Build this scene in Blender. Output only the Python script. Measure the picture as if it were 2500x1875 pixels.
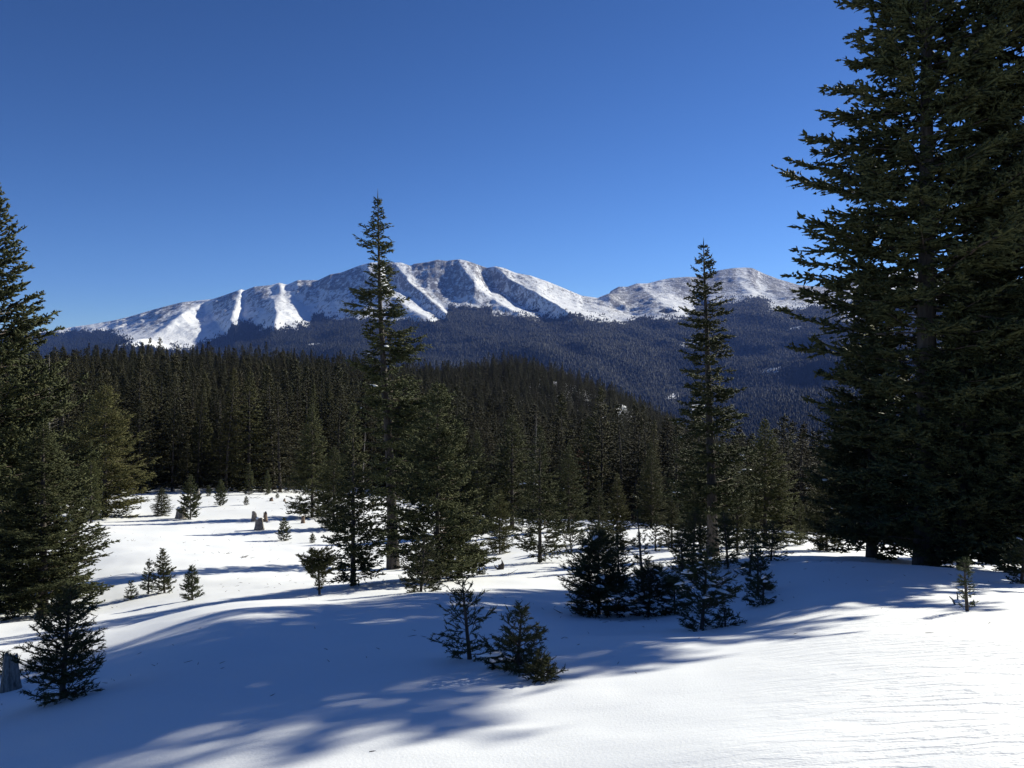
import bpy, math, random
import numpy as np
from mathutils import Vector, Euler

PI = math.pi
for o in list(bpy.data.objects):
    bpy.data.objects.remove(o)
scene = bpy.context.scene
C = scene.collection

# ---------------------------------------------------------------- camera, sky, sun, exposure
F, CX, HY = 2000.0, 1250.0, 890.0          # focal length, centre column, horizon row of the 2500 px photograph
cam_d = bpy.data.cameras.new('camera')
cam = bpy.data.objects.new('camera', cam_d)
C.objects.link(cam)
cam.location = (0, 0, 0)
cam.rotation_euler = (PI / 2, 0, 0)
cam_d.sensor_width = 36.0
cam_d.lens = 36.0 * F / 2500.0
cam_d.shift_y = -(937.5 - HY) / 2500.0
cam_d.clip_start = 0.1
cam_d.clip_end = 40000
scene.camera = cam

SUN_AZ, SUN_EL = math.radians(50), math.radians(25)      # azimuth clockwise from +Y
world = bpy.data.worlds.new("World")
scene.world = world
world.use_nodes = True
wn, wl = world.node_tree.nodes, world.node_tree.links
wn.clear()
wo = wn.new('ShaderNodeOutputWorld')
bg = wn.new('ShaderNodeBackground')
sky = wn.new('ShaderNodeTexSky')
sky.sky_type = 'NISHITA'
sky.sun_disc = False
sky.sun_elevation = SUN_EL
sky.sun_rotation = SUN_AZ
sky.altitude = 3300
sky.air_density = 1.0
sky.dust_density = 0.4
sky.ozone_density = 3.5
hs = wn.new('ShaderNodeHueSaturation')
hs.inputs['Hue'].default_value = 0.503
hs.inputs['Saturation'].default_value = 1.06
bg.inputs['Strength'].default_value = 0.034
gm = wn.new('ShaderNodeGamma')
gm.inputs['Gamma'].default_value = 1.34
wl.new(sky.outputs[0], gm.inputs['Color'])
wl.new(gm.outputs[0], hs.inputs['Color'])
wl.new(hs.outputs[0], bg.inputs['Color'])
wl.new(bg.outputs[0], wo.inputs['Surface'])

sd = bpy.data.lights.new('sun', 'SUN')
sun = bpy.data.objects.new('sun', sd)
C.objects.link(sun)
sd.energy = 4.7
sd.angle = math.radians(0.55)
sd.color = (0.99, 0.95, 0.81)
sv = Vector((math.sin(SUN_AZ) * math.cos(SUN_EL), math.cos(SUN_AZ) * math.cos(SUN_EL), math.sin(SUN_EL)))
sun.rotation_euler = (sv).to_track_quat('Z', 'Y').to_euler()
sun.location = sv * 50

vs = scene.view_settings
vs.view_transform = 'Standard'
vs.look = 'None'
vs.exposure = 0.8
vs.gamma = 1.0
vs.use_curve_mapping = False
cy = scene.cycles
cy.max_bounces = 5
cy.diffuse_bounces = 3
cy.glossy_bounces = 1
cy.transmission_bounces = 2
cy.transparent_max_bounces = 4
cy.volume_bounces = 0
cy.use_denoising = True

# ---------------------------------------------------------------- helpers
RNG = np.random.default_rng(7)


def _hash(ix, iy, seed):
    h = (ix.astype(np.int64) * 374761393 + iy.astype(np.int64) * 668265263 + seed * 974634777) & 0x7fffffff
    h = ((h ^ (h >> 13)) * 1274126177) & 0x7fffffff
    h = (h ^ (h >> 16)) & 0xffff
    return h / 32767.5 - 1.0


def vnoise(x, y, seed=0):
    ix, iy = np.floor(x), np.floor(y)
    fx, fy = x - ix, y - iy
    fx = fx * fx * fx * (fx * (fx * 6 - 15) + 10)
    fy = fy * fy * fy * (fy * (fy * 6 - 15) + 10)
    a, b = _hash(ix, iy, seed), _hash(ix + 1, iy, seed)
    c, d = _hash(ix, iy + 1, seed), _hash(ix + 1, iy + 1, seed)
    return (a + (b - a) * fx) * (1 - fy) + (c + (d - c) * fx) * fy


def fbm(x, y, seed=0, octv=4, ridged=False):
    s = np.zeros_like(x, dtype=float)
    amp, tot = 1.0, 0.0
    for k in range(octv):
        n = vnoise(x * 2 ** k + 17.3 * k, y * 2 ** k - 9.1 * k, seed + k)
        if ridged:
            n = 1 - 2 * np.abs(n)
        s += amp * n
        tot += amp
        amp *= 0.5
    return s / tot


def sstep(a, b, x):
    t = np.clip((x - a) / (b - a), 0, 1)
    return t * t * (3 - 2 * t)


def mesh_tris(name, V, T, mat=None, smooth=False):
    me = bpy.data.meshes.new(name)
    V = np.ascontiguousarray(V, dtype=np.float32)
    T = np.ascontiguousarray(T, dtype=np.int32)
    n, k = T.shape
    me.vertices.add(len(V))
    me.vertices.foreach_set('co', V.ravel())
    me.loops.add(n * k)
    me.loops.foreach_set('vertex_index', T.ravel())
    me.polygons.add(n)
    me.polygons.foreach_set('loop_start', np.arange(0, n * k, k, dtype=np.int32))
    me.polygons.foreach_set('loop_total', np.full(n, k, dtype=np.int32))
    if smooth:
        me.polygons.foreach_set('use_smooth', np.ones(n, dtype=bool))
    if mat:
        me.materials.append(mat)
    me.update(calc_edges=True)
    return me


def link(name, me, parent=None, **props):
    o = bpy.data.objects.new(name, me)
    C.objects.link(o)
    if parent is not None:
        o.parent = parent
    for k, v in props.items():
        o[k] = v
    return o


def root(name, label, cat, loc, rz=0.0, scale=1.0, group=None, tilt=(0, 0)):
    o = bpy.data.objects.new(name, None)
    C.objects.link(o)
    o.location = loc
    o.rotation_euler = (tilt[0], tilt[1], rz)
    o.scale = (scale,) * 3 if not isinstance(scale, tuple) else scale
    o.empty_display_size = 0.2
    o['label'] = label
    o['category'] = cat
    if group:
        o['group'] = group
    return o


# ---------------------------------------------------------------- materials
def new_mat(name):
    m = bpy.data.materials.new(name)
    m.use_nodes = True
    nt = m.node_tree
    nt.nodes.clear()
    out = nt.nodes.new('ShaderNodeOutputMaterial')
    p = nt.nodes.new('ShaderNodeBsdfPrincipled')
    nt.links.new(p.outputs[0], out.inputs['Surface'])
    return m, nt, p, out


def ramp(nt, stops, interp='LINEAR'):
    r = nt.nodes.new('ShaderNodeValToRGB')
    r.color_ramp.interpolation = interp
    e = r.color_ramp.elements
    while len(e) < len(stops):
        e.new(0.5)
    for k, (p, c) in enumerate(stops):
        e[k].position = p
        e[k].color = (*c, 1) if len(c) == 3 else c
    return r


def noise_node(nt, scale, detail=4, coord=None, rough=0.55):
    n = nt.nodes.new('ShaderNodeTexNoise')
    n.inputs['Scale'].default_value = scale
    n.inputs['Detail'].default_value = detail
    n.inputs['Roughness'].default_value = rough
    if coord is not None:
        nt.links.new(coord, n.inputs['Vector'])
    return n


def mat_snow():
    m, nt, p, out = new_mat('snow')
    geo = nt.nodes.new('ShaderNodeNewGeometry')
    mp = nt.nodes.new('ShaderNodeMapping')
    mp.inputs['Rotation'].default_value = (0, 0, -0.12)
    mp.inputs['Scale'].default_value = (1.0, 3.6, 1.0)
    nt.links.new(geo.outputs['Position'], mp.inputs['Vector'])
    n1 = noise_node(nt, 3.6, 4, mp.outputs[0], 0.56)       # wind ripples
    n2 = noise_node(nt, 60, 2, geo.outputs['Position'])
    n3 = noise_node(nt, 0.35, 3, geo.outputs['Position'])
    # the crust is wind-carved on the exposed slope to the right
    sx = nt.nodes.new('ShaderNodeSeparateXYZ'); nt.links.new(geo.outputs['Position'], sx.inputs[0])
    ma = nt.nodes.new('ShaderNodeMath'); ma.operation = 'MULTIPLY_ADD'; ma.inputs[1].default_value = 0.30
    nt.links.new(sx.outputs[0], ma.inputs[0]); nt.links.new(n3.outputs['Fac'], ma.inputs[2])
    mb = nt.nodes.new('ShaderNodeMath'); mb.operation = 'MULTIPLY_ADD'; mb.inputs[1].default_value = -0.14
    nt.links.new(sx.outputs[1], mb.inputs[0]); nt.links.new(ma.outputs[0], mb.inputs[2])
    ripple_mask = ramp(nt, [(0.0, (0.06, 0.06, 0.06)), (0.5, (1, 1, 1))])
    nt.links.new(mb.outputs[0], ripple_mask.inputs[0])
    rp = ramp(nt, [(0.44, (0, 0, 0)), (0.55, (1, 1, 1))])
    nt.links.new(n1.outputs['Fac'], rp.inputs[0])
    mul = nt.nodes.new('ShaderNodeMath'); mul.operation = 'MULTIPLY'
    nt.links.new(rp.outputs[0], mul.inputs[0]); nt.links.new(ripple_mask.outputs[0], mul.inputs[1])
    b1 = nt.nodes.new('ShaderNodeBump'); b1.inputs['Distance'].default_value = 0.016
    b1.inputs['Strength'].default_value = 0.5
    nt.links.new(mul.outputs[0], b1.inputs['Height'])
    b2 = nt.nodes.new('ShaderNodeBump'); b2.inputs['Distance'].default_value = 0.004
    b2.inputs['Strength'].default_value = 0.5
    nt.links.new(n2.outputs['Fac'], b2.inputs['Height']); nt.links.new(b1.outputs[0], b2.inputs['Normal'])
    nt.links.new(b2.outputs[0], p.inputs['Normal'])
    cr = ramp(nt, [(0.3, (0.84, 0.86, 0.88)), (0.7, (0.90, 0.91, 0.92))])
    nt.links.new(n3.outputs['Fac'], cr.inputs[0])
    nt.links.new(cr.outputs[0], p.inputs['Base Color'])
    p.inputs['Roughness'].default_value = 0.6
    p.inputs['Specular IOR Level'].default_value = 0.25
    return m


def mat_foliage(name, dark, light, warm, spread=1.0):
    """needles: colour varies from clump to clump and from tree to tree"""
    m, nt, p, out = new_mat(name)
    tc = nt.nodes.new('ShaderNodeTexCoord')
    n = noise_node(nt, 2.2, 5, tc.outputs['Object'], 0.7)
    r = ramp(nt, [(0.3, dark), (0.5, light), (0.72, warm)])
    nt.links.new(n.outputs['Fac'], r.inputs[0])
    oi = nt.nodes.new('ShaderNodeObjectInfo')
    hsv = nt.nodes.new('ShaderNodeHueSaturation')
    mr = nt.nodes.new('ShaderNodeMapRange')
    mr.inputs['To Min'].default_value = 1 - 0.28 * spread
    mr.inputs['To Max'].default_value = 1 + 0.3 * spread
    nt.links.new(oi.outputs['Random'], mr.inputs['Value'])
    nt.links.new(mr.outputs[0], hsv.inputs['Value'])
    mr2 = nt.nodes.new('ShaderNodeMapRange')
    mr2.inputs['To Min'].default_value = 0.5 + 0.02 * spread
    mr2.inputs['To Max'].default_value = 0.5 - 0.035 * spread
    wnz = nt.nodes.new('ShaderNodeTexWhiteNoise'); wnz.noise_dimensions = '1D'
    nt.links.new(oi.outputs['Random'], wnz.inputs['W'])
    nt.links.new(wnz.outputs['Value'], mr2.inputs['Value'])
    nt.links.new(mr2.outputs[0], hsv.inputs['Hue'])
    nt.links.new(r.outputs[0], hsv.inputs['Color'])
    nt.links.new(hsv.outputs[0], p.inputs['Base Color'])
    p.inputs['Roughness'].default_value = 0.7
    p.inputs['Specular IOR Level'].default_value = 0.12
    tr = nt.nodes.new('ShaderNodeBsdfTranslucent')
    nt.links.new(hsv.outputs[0], tr.inputs['Color'])
    mx = nt.nodes.new('ShaderNodeMixShader'); mx.inputs[0].default_value = 0.18
    nt.links.new(p.outputs[0], mx.inputs[1]); nt.links.new(tr.outputs[0], mx.inputs[2])
    nt.links.new(mx.outputs[0], out.inputs['Surface'])
    return m


def mat_bark(name, a, b, scale=18.0):
    m, nt, p, out = new_mat(name)
    tc = nt.nodes.new('ShaderNodeTexCoord')
    mp = nt.nodes.new('ShaderNodeMapping'); mp.inputs['Scale'].default_value = (1, 1, 0.22)
    nt.links.new(tc.outputs['Object'], mp.inputs['Vector'])
    n = noise_node(nt, scale, 5, mp.outputs[0], 0.65)
    r = ramp(nt, [(0.35, a), (0.65, b)])
    nt.links.new(n.outputs['Fac'], r.inputs[0]); nt.links.new(r.outputs[0], p.inputs['Base Color'])
    bp = nt.nodes.new('ShaderNodeBump'); bp.inputs['Distance'].default_value = 0.03
    nt.links.new(n.outputs['Fac'], bp.inputs['Height']); nt.links.new(bp.outputs[0], p.inputs['Normal'])
    p.inputs['Roughness'].default_value = 0.85
    return m


M_SNOW = mat_snow()
M_NEEDLE = mat_foliage('spruce_needles', (0.036, 0.046, 0.024), (0.062, 0.072, 0.032), (0.10, 0.098, 0.040), 0.5)
M_FOREST = mat_foliage('forest_needles', (0.026, 0.030, 0.017), (0.042, 0.043, 0.023), (0.066, 0.057, 0.026), 1.0)
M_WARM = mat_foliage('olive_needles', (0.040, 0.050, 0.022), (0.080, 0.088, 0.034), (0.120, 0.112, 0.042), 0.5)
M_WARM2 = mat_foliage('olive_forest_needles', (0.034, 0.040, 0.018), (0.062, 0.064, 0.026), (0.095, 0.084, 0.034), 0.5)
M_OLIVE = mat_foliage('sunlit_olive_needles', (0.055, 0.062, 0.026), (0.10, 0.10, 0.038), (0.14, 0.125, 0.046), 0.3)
M_RED = mat_foliage('dying_needles', (0.05, 0.026, 0.016), (0.085, 0.034, 0.021), (0.12, 0.045, 0.026), 0.2)
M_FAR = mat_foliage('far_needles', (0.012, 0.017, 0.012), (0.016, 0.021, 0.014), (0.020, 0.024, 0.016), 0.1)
M_BARK = mat_bark('bark', (0.03, 0.024, 0.02), (0.085, 0.072, 0.062))
M_SHADEBARK = mat_bark('shaded_bark', (0.025, 0.02, 0.017), (0.06, 0.05, 0.043))  # darker copy of the bark: shade from neighbouring trees put into the colour
M_TWIG = mat_bark('twig_bark', (0.06, 0.045, 0.035), (0.13, 0.10, 0.08), 40)
M_GREYWOOD = mat_bark('weathered_wood', (0.09, 0.078, 0.068), (0.34, 0.31, 0.27), 42)
M_BROWNWOOD = mat_bark('brown_wood', (0.09, 0.06, 0.042), (0.24, 0.17, 0.12), 14)
M_DARKWOOD = mat_bark('charred_wood', (0.02, 0.018, 0.016), (0.06, 0.05, 0.045), 14)

# ---------------------------------------------------------------- near ground: one height function
CTRL = []   # (X, Y, z)


def cp(px, py, Y):
    CTRL.append(((px - CX) / F * Y, Y, -(py - HY) / F * Y))


for px, rows in {
    -700: [(1960, 5), (1720, 8), (1560, 12), (1470, 18), (1380, 28), (1280, 50), (1190, 80)],
    0:    [(1905, 4.6), (1740, 6.6), (1640, 9), (1560, 13), (1500, 18), (1420, 26), (1310, 38), (1235, 58), (1185, 80)],
    300:  [(1890, 4.3), (1700, 6.2), (1620, 7.8), (1560, 10), (1505, 15), (1455, 19), (1400, 24), (1335, 34), (1262, 50), (1205, 71), (1175, 90)],
    600:  [(1880, 4.1), (1700, 6.0), (1580, 8), (1490, 10.4), (1466, 14), (1424, 20), (1365, 29), (1312, 41), (1260, 52), (1207, 70), (1185, 90)],
    800:  [(1878, 4.0), (1700, 5.9), (1560, 8.6), (1478, 11.7), (1442, 16), (1418, 20.5), (1380, 28), (1300, 44), (1225, 62), (1200, 90)],
    1000: [(1876, 3.9), (1700, 5.8), (1540, 8.9), (1460, 12), (1430, 16), (1412, 20), (1388, 28), (1330, 38), (1250, 60), (1215, 90)],
    1250: [(1875, 3.8), (1700, 5.6), (1590, 7.8), (1500, 11), (1438, 14.5), (1405, 19), (1368, 26), (1318, 36), (1277, 50), (1262, 90)],
    1550: [(1870, 3.6), (1700, 5.2), (1590, 7.3), (1515, 11), (1460, 13.5), (1402, 17), (1372, 24), (1318, 36), (1277, 52), (1290, 90)],
    1800: [(1868, 3.4), (1700, 4.8), (1590, 6.8), (1530, 9.2), (1455, 12.5), (1375, 16.5), (1352, 25), (1325, 35), (1290, 48), (1320, 90)],
    2000: [(1866, 3.3), (1700, 4.5), (1590, 6.0), (1500, 8.8), (1440, 11), (1376, 15.5), (1362, 22), (1325, 34), (1305, 46), (1330, 90)],
    2250: [(1864, 3.2), (1700, 4.3), (1590, 5.6), (1500, 8.2), (1430, 11.5), (1385, 16), (1372, 22), (1345, 34), (1335, 60)],
    2500: [(1860, 3.1), (1700, 4.2), (1590, 5.4), (1490, 8.0), (1432, 12), (1400, 17), (1380, 24), (1350, 40), (1345, 70)],
    3100: [(1850, 3.1), (1690, 4.2), (1560, 6), (1450, 9), (1380, 14), (1320, 22), (1270, 40), (1240, 70)],
}.items():
    for py, Y in rows:
        cp(px, py, Y)
# the wooded hill beyond the clearing
for px, rows in {
    -700: [(1110, 120), (1010, 220), (980, 330), (1080, 700)],
    0:    [(1110, 125), (1000, 200), (955, 260), (1010, 420), (1130, 800)],
    300:  [(1100, 125), (1000, 190), (945, 255), (1000, 420), (1130, 800)],
    600:  [(1110, 130), (1000, 200), (940, 262), (980, 420), (1130, 800)],
    900:  [(1130, 140), (1010, 230), (952, 320), (985, 480), (1130, 800)],
    1250: [(1190, 150), (1060, 250), (960, 360), (912, 440), (960, 560), (1130, 800)],
    1400: [(1210, 150), (1090, 250), (995, 350), (942, 430), (1000, 560), (1140, 800)],
    1550: [(1230, 150), (1130, 240), (1045, 330), (1000, 410), (1080, 560), (1160, 800)],
    1700: [(1270, 150), (1190, 230), (1130, 320), (1100, 420), (1150, 800)],
    1900: [(1280, 150), (1215, 230), (1170, 320), (1150, 420), (1170, 800)],
    2250: [(1290, 150), (1230, 300), (1180, 800)],
    2700: [(1280, 150), (1220, 300), (1180, 800)],
}.items():
    for py, Y in rows:
        cp(px, py, Y)
CTRL += [(0, 0, -1.62), (1.5, 0.5, -1.45), (-1.5, 0.5, -1.8), (0, -3, -1.4), (4, -2, -1.0), (-4, -2, -1.9), (0, -15, -0.4),
         (15, -8, 1.0), (-15, -8, -3.0), (15, 5, 0.2), (26, 16, -1.5), (40, 30, -4), (40, 0, 2), (-15, 4, -4.5), (-40, 0, -8), (0, -60, 4),
         (80, 40, -4), (80, -40, 8), (-80, -40, -8), (-100, 40, -14), (200, 100, -10), (-250, 60, -20), (0, -300, 30),
         (300, -200, 20), (-300, -200, -10), (700, 0, -20), (-700, 0, -30), (0, -800, 40)]
CTRL = np.array(CTRL)


def embed(x, y):
    r = np.sqrt(x * x + y * y) + 1e-6
    k = np.log1p(r / 2.0) / r
    return x * k, y * k, r


_ex, _ey, _er = embed(CTRL[:, 0], CTRL[:, 1])


def _phi(d2):
    return 0.5 * d2 * np.log(d2 + 1e-12)


_n = len(CTRL)
_A = np.zeros((_n + 3, _n + 3))
_A[:_n, :_n] = _phi((_ex[:, None] - _ex) ** 2 + (_ey[:, None] - _ey) ** 2) + np.eye(_n) * 2e-4
_A[:_n, _n] = 1; _A[:_n, _n + 1] = _ex; _A[:_n, _n + 2] = _ey
_A[_n:, :_n] = _A[:_n, _n:].T
_w = np.linalg.solve(_A, np.concatenate([CTRL[:, 2] / (_er + 3.0), np.zeros(3)]))


def ground_z(x, y):
    x = np.atleast_1d(np.asarray(x, float)); y = np.atleast_1d(np.asarray(y, float))
    out = np.empty(len(x))
    for s in range(0, len(x), 20000):
        a, b = x[s:s + 20000], y[s:s + 20000]
        ex, ey, r = embed(a, b)
        K = _phi((ex[:, None] - _ex) ** 2 + (ey[:, None] - _ey) ** 2)
        z = (K @ _w[:_n] + _w[_n] + _w[_n + 1] * ex + _w[_n + 2] * ey) * (r + 3.0)
        # wind-shaped hummocks
        z += 0.13 * fbm(a / 4.2 + 3, b / 3.0, 11, 3) * sstep(3, 9, r) * (1 - sstep(60, 90, r))
        z += 0.018 * fbm(a / 0.9, b / 0.6 + 5, 23, 3) * (1 - sstep(30, 60, r))
        z += 0.35 * fbm(a / 19.0, b / 15.0, 31, 2) * sstep(25, 60, r)
        out[s:s + 20000] = z
    return out


def gz(x, y):
    return float(ground_z([x], [y])[0])


_YS = np.geomspace(3, 110, 420)
_col = {}


def solve_Y(px, row, guess):
    key = round(px)
    if key not in _col:
        z = ground_z((px - CX) / F * _YS, _YS)
        _col[key] = HY - z / _YS * F
    r = _col[key]
    m = (_YS > guess * 0.72) & (_YS < guess * 1.35)
    cost = np.abs(r - row) + 6 * np.abs(np.log(_YS / guess))
    cost[~m] = 1e9
    return float(_YS[np.argmin(cost)])


def build_ground():
    th = np.concatenate([np.linspace(-34, 34, 480), np.linspace(34, 326, 90)[1:-1]])
    th = np.radians(th)
    r = np.concatenate([[0.02], np.geomspace(0.8, 120, 260), np.geomspace(120, 1100, 42)[1:]])
    R, TH = np.meshgrid(r, th, indexing='ij')
    X, Y = R * np.sin(TH), R * np.cos(TH)
    Z = ground_z(X.ravel(), Y.ravel())
    V = np.stack([X.ravel(), Y.ravel(), Z], 1)
    nr, nt_ = R.shape
    i = np.arange(nr - 1)[:, None] * nt_
    j = np.arange(nt_)[None, :]
    j2 = (j + 1) % nt_
    q = np.stack([(i + j), (i + nt_ + j), (i + nt_ + j2), (i + j2)], -1).reshape(-1, 4)[:, ::-1]
    me = mesh_tris('snow_ground', V, q, M_SNOW, True)
    return link('snow_ground', me, kind='structure')


build_ground()


# ---------------------------------------------------------------- far terrain
SKYLINE = [(-300, 830), (0, 815), (127, 808), (158, 801), (222, 792), (278, 782), (316, 773), (380, 754), (443, 738), (519, 730), (538, 724),
           (589, 706), (598, 709), (620, 700), (661, 696), (682, 690), (700, 695), (708, 692), (727, 684), (777, 684), (806, 670),
           (834, 665), (875, 649), (904, 641), (980, 641), (1002, 649), (1011, 644), (1043, 640), (1068, 634), (1090, 637),
           (1119, 633), (1138, 636), (1189, 654), (1211, 650), (1233, 655), (1258, 666), (1296, 673), (1342, 689), (1390, 709),
           (1421, 722), (1459, 727), (1485, 714), (1510, 700), (1532, 700), (1554, 692), (1580, 692), (1611, 684), (1637, 679),
           (1675, 676), (1706, 676), (1754, 660), (1785, 655), (1817, 653), (1836, 654), (1865, 668), (1900, 681), (1952, 696),
           (2000, 700), (2060, 690), (2150, 662), (2250, 665), (2400, 690), (2600, 700), (2900, 740)]
# rows of the photograph that each distance shows, for a few columns
YK = [700, 1500, 2600, 3600, 4800, 5800, 7000]
PROF = {
    -300: [1120, 1080, 1000, 940, 890, 860, 830],
    0:    [1120, 1080, 990, 930, 880, 845, 815],
    300:  [1120, 1080, 990, 925, 870, 832, 782],
    560:  [1120, 1080, 985, 920, 850, 800, 720],
    800:  [1120, 1080, 980, 905, 835, 775, 672],
    1119: [1120, 1080, 980, 900, 825, 765, 636],
    1300: [1120, 1090, 985, 895, 825, 770, 676],
    1459: [1120, 1100, 1005, 910, 835, 778, 730],
    1560: [1130, 1110, 1012, 930, 845, 775, 742],
    1700: [1140, 1115, 1015, 945, 850, 772, 742],
    1850: [1140, 1115, 1010, 935, 840, 765, 728],
    2000: [1140, 1110, 990, 900, 820, 757, 715],
    2200: [1140, 1100, 970, 870, 800, 745, 705],
    2600: [1140, 1090, 950, 850, 780, 735, 710],
    2900: [1140, 1090, 950, 850, 790, 755, 740],
}
# crest (+) and gully (-) lines as (row, column) polylines
LINES = [
    (-1, [(600, 100), (900, 60)]),
    (+1, [(600, 505), (738, 500), (760, 456), (790, 425), (830, 360), (870, 300), (920, 260)]),
    (-1, [(600, 508), (738, 512), (760, 514), (789, 532), (811, 556), (860, 575), (920, 590)]),
    (+1, [(600, 589), (708, 589), (722, 582), (741, 579), (770, 570), (782, 566), (860, 582), (920, 600)]),
    (-1, [(600, 598), (713, 598), (728, 594), (751, 598), (770, 595), (785, 599), (860, 620), (920, 640)]),
    (+1, [(600, 661), (698, 661), (711, 662), (742, 666), (765, 676), (790, 668), (860, 660), (920, 690)]),
    (-1, [(600, 700), (698, 704), (717, 714), (736, 733), (761, 752), (780, 762), (860, 780), (920, 800)]),
    (+1, [(600, 880), (648, 890), (680, 912), (720, 955), (755, 1005), (780, 1050), (860, 1070), (920, 1090)]),
    (-1, [(600, 920), (648, 936), (690, 966), (722, 1002), (755, 1045), (780, 1085), (860, 1100), (920, 1130)]),
    (+1, [(600, 955), (648, 965), (680, 990), (710, 1024), (740, 1064), (765, 1092), (860, 1115), (920, 1150)]),
    (-1, [(600, 1000), (650, 1004), (690, 1018), (705, 1038), (735, 1068), (765, 1098), (860, 1135), (920, 1170)]),
    (+1, [(600, 1105), (633, 1115), (665, 1132), (700, 1167), (730, 1205), (755, 1245), (770, 1275), (860, 1330), (920, 1370)]),
    (-1, [(600, 1150), (645, 1158), (690, 1196), (725, 1240), (750, 1290), (765, 1320), (860, 1380), (920, 1410)]),
    (+1, [(600, 1185), (652, 1200), (680, 1240), (715, 1295), (735, 1330), (760, 1380), (860, 1450), (920, 1500)]),
    (-1, [(600, 1450), (727, 1462), (745, 1480), (770, 1550), (860, 1600), (920, 1640), (1000, 1650)]),
    (+1, [(600, 1560), (690, 1555), (720, 1590), (770, 1660), (860, 1700), (1000, 1720)]),
    (-1, [(600, 1690), (680, 1690), (720, 1700), (770, 1740), (860, 1780), (1000, 1800)]),
    (+1, [(600, 1800), (655, 1800), (692, 1807), (717, 1835), (770, 1870), (860, 1880), (1000, 1900)]),
    (-1, [(600, 1850), (660, 1850), (690, 1850), (717, 1862), (770, 1930), (860, 1960), (1000, 2000)]),
    (+1, [(600, 2130), (700, 2100), (770, 2060), (860, 2020), (1000, 2060)]),
    (-1, [(600, 2400), (1000, 2300)]),
]


def far_trees(X, YY, Z, ROW, PX, forest):
    """woods on the far slopes: simple conical trees, one object"""
    rng = np.random.default_rng(12)
    a, b = X[:-1, :-1], X[1:, 1:]
    drow = np.clip(ROW[:-1, :-1] - ROW[1:, :-1], 0, None) + 0.35
    w = drow * np.clip(forest[:-1, :-1], 0.0, 1) ** 1.3
    w = w * (YY[:-1, :-1] > 900) * (YY[:-1, :-1] < 9000) * (PX[:-1, :-1] > -20) * (PX[:-1, :-1] < 2520)
    w = w * (0.45 + 0.55 * sstep(3.0, 0.0, np.abs(ROW[:-1, :-1] - 780) / 60))
    p = w.ravel() / w.sum()
    n = 120000
    c = rng.choice(len(p), n, p=p)
    i, j = c // w.shape[1], c % w.shape[1]
    u, v = rng.random(n), rng.random(n)

    def bl(A):
        return (A[i, j] * (1 - u) + A[i, j + 1] * u) * (1 - v) + (A[i + 1, j] * (1 - u) + A[i + 1, j + 1] * u) * v
    P = np.stack([bl(X), bl(YY), bl(Z) - 1.5], 1)
    me = bpy.data.meshes.new('far_forest')
    me.vertices.add(n)
    me.vertices.foreach_set('co', P.astype(np.float32).ravel())
    h = rng.uniform(0.6, 1.25, n)
    at = me.attributes.new('scl', 'FLOAT_VECTOR', 'POINT')
    at.data.foreach_set('vector', np.stack([h * rng.uniform(0.8, 1.3, n), h * rng.uniform(0.8, 1.3, n), h], 1).astype(np.float32).ravel())
    ob = link('far_forest', me, kind='stuff')
    ob['label'] = 'dark blue-green forest on the slopes below the snowy mountains'
    ob['category'] = 'forest'
    ng = bpy.data.node_groups.new('far_forest', 'GeometryNodeTree')
    ng.interface.new_socket('Geometry', in_out='INPUT', socket_type='NodeSocketGeometry')
    ng.interface.new_socket('Geometry', in_out='OUTPUT', socket_type='NodeSocketGeometry')
    N, Lk = ng.nodes, ng.links
    gi, go = N.new('NodeGroupInput'), N.new('NodeGroupOutput')
    cn = N.new('GeometryNodeMeshCone')
    cn.fill_type = 'NONE'
    cn.inputs['Vertices'].default_value = 5
    cn.inputs['Radius Top'].default_value = 0.0
    cn.inputs['Radius Bottom'].default_value = 4.2
    cn.inputs['Depth'].default_value = 15.0
    sm = N.new('GeometryNodeSetMaterial')
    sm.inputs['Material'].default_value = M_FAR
    Lk.new(cn.outputs['Mesh'], sm.inputs['Geometry'])
    ip = N.new('GeometryNodeInstanceOnPoints')
    Lk.new(gi.outputs[0], ip.inputs['Points']); Lk.new(sm.outputs[0], ip.inputs['Instance'])
    na = N.new('GeometryNodeInputNamedAttribute'); na.data_type = 'FLOAT_VECTOR'; na.inputs['Name'].default_value = 'scl'
    Lk.new(na.outputs['Attribute'], ip.inputs['Scale'])
    Lk.new(ip.outputs[0], go.inputs[0])
    md = ob.modifiers.new('trees', 'NODES'); md.node_group = ng


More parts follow.
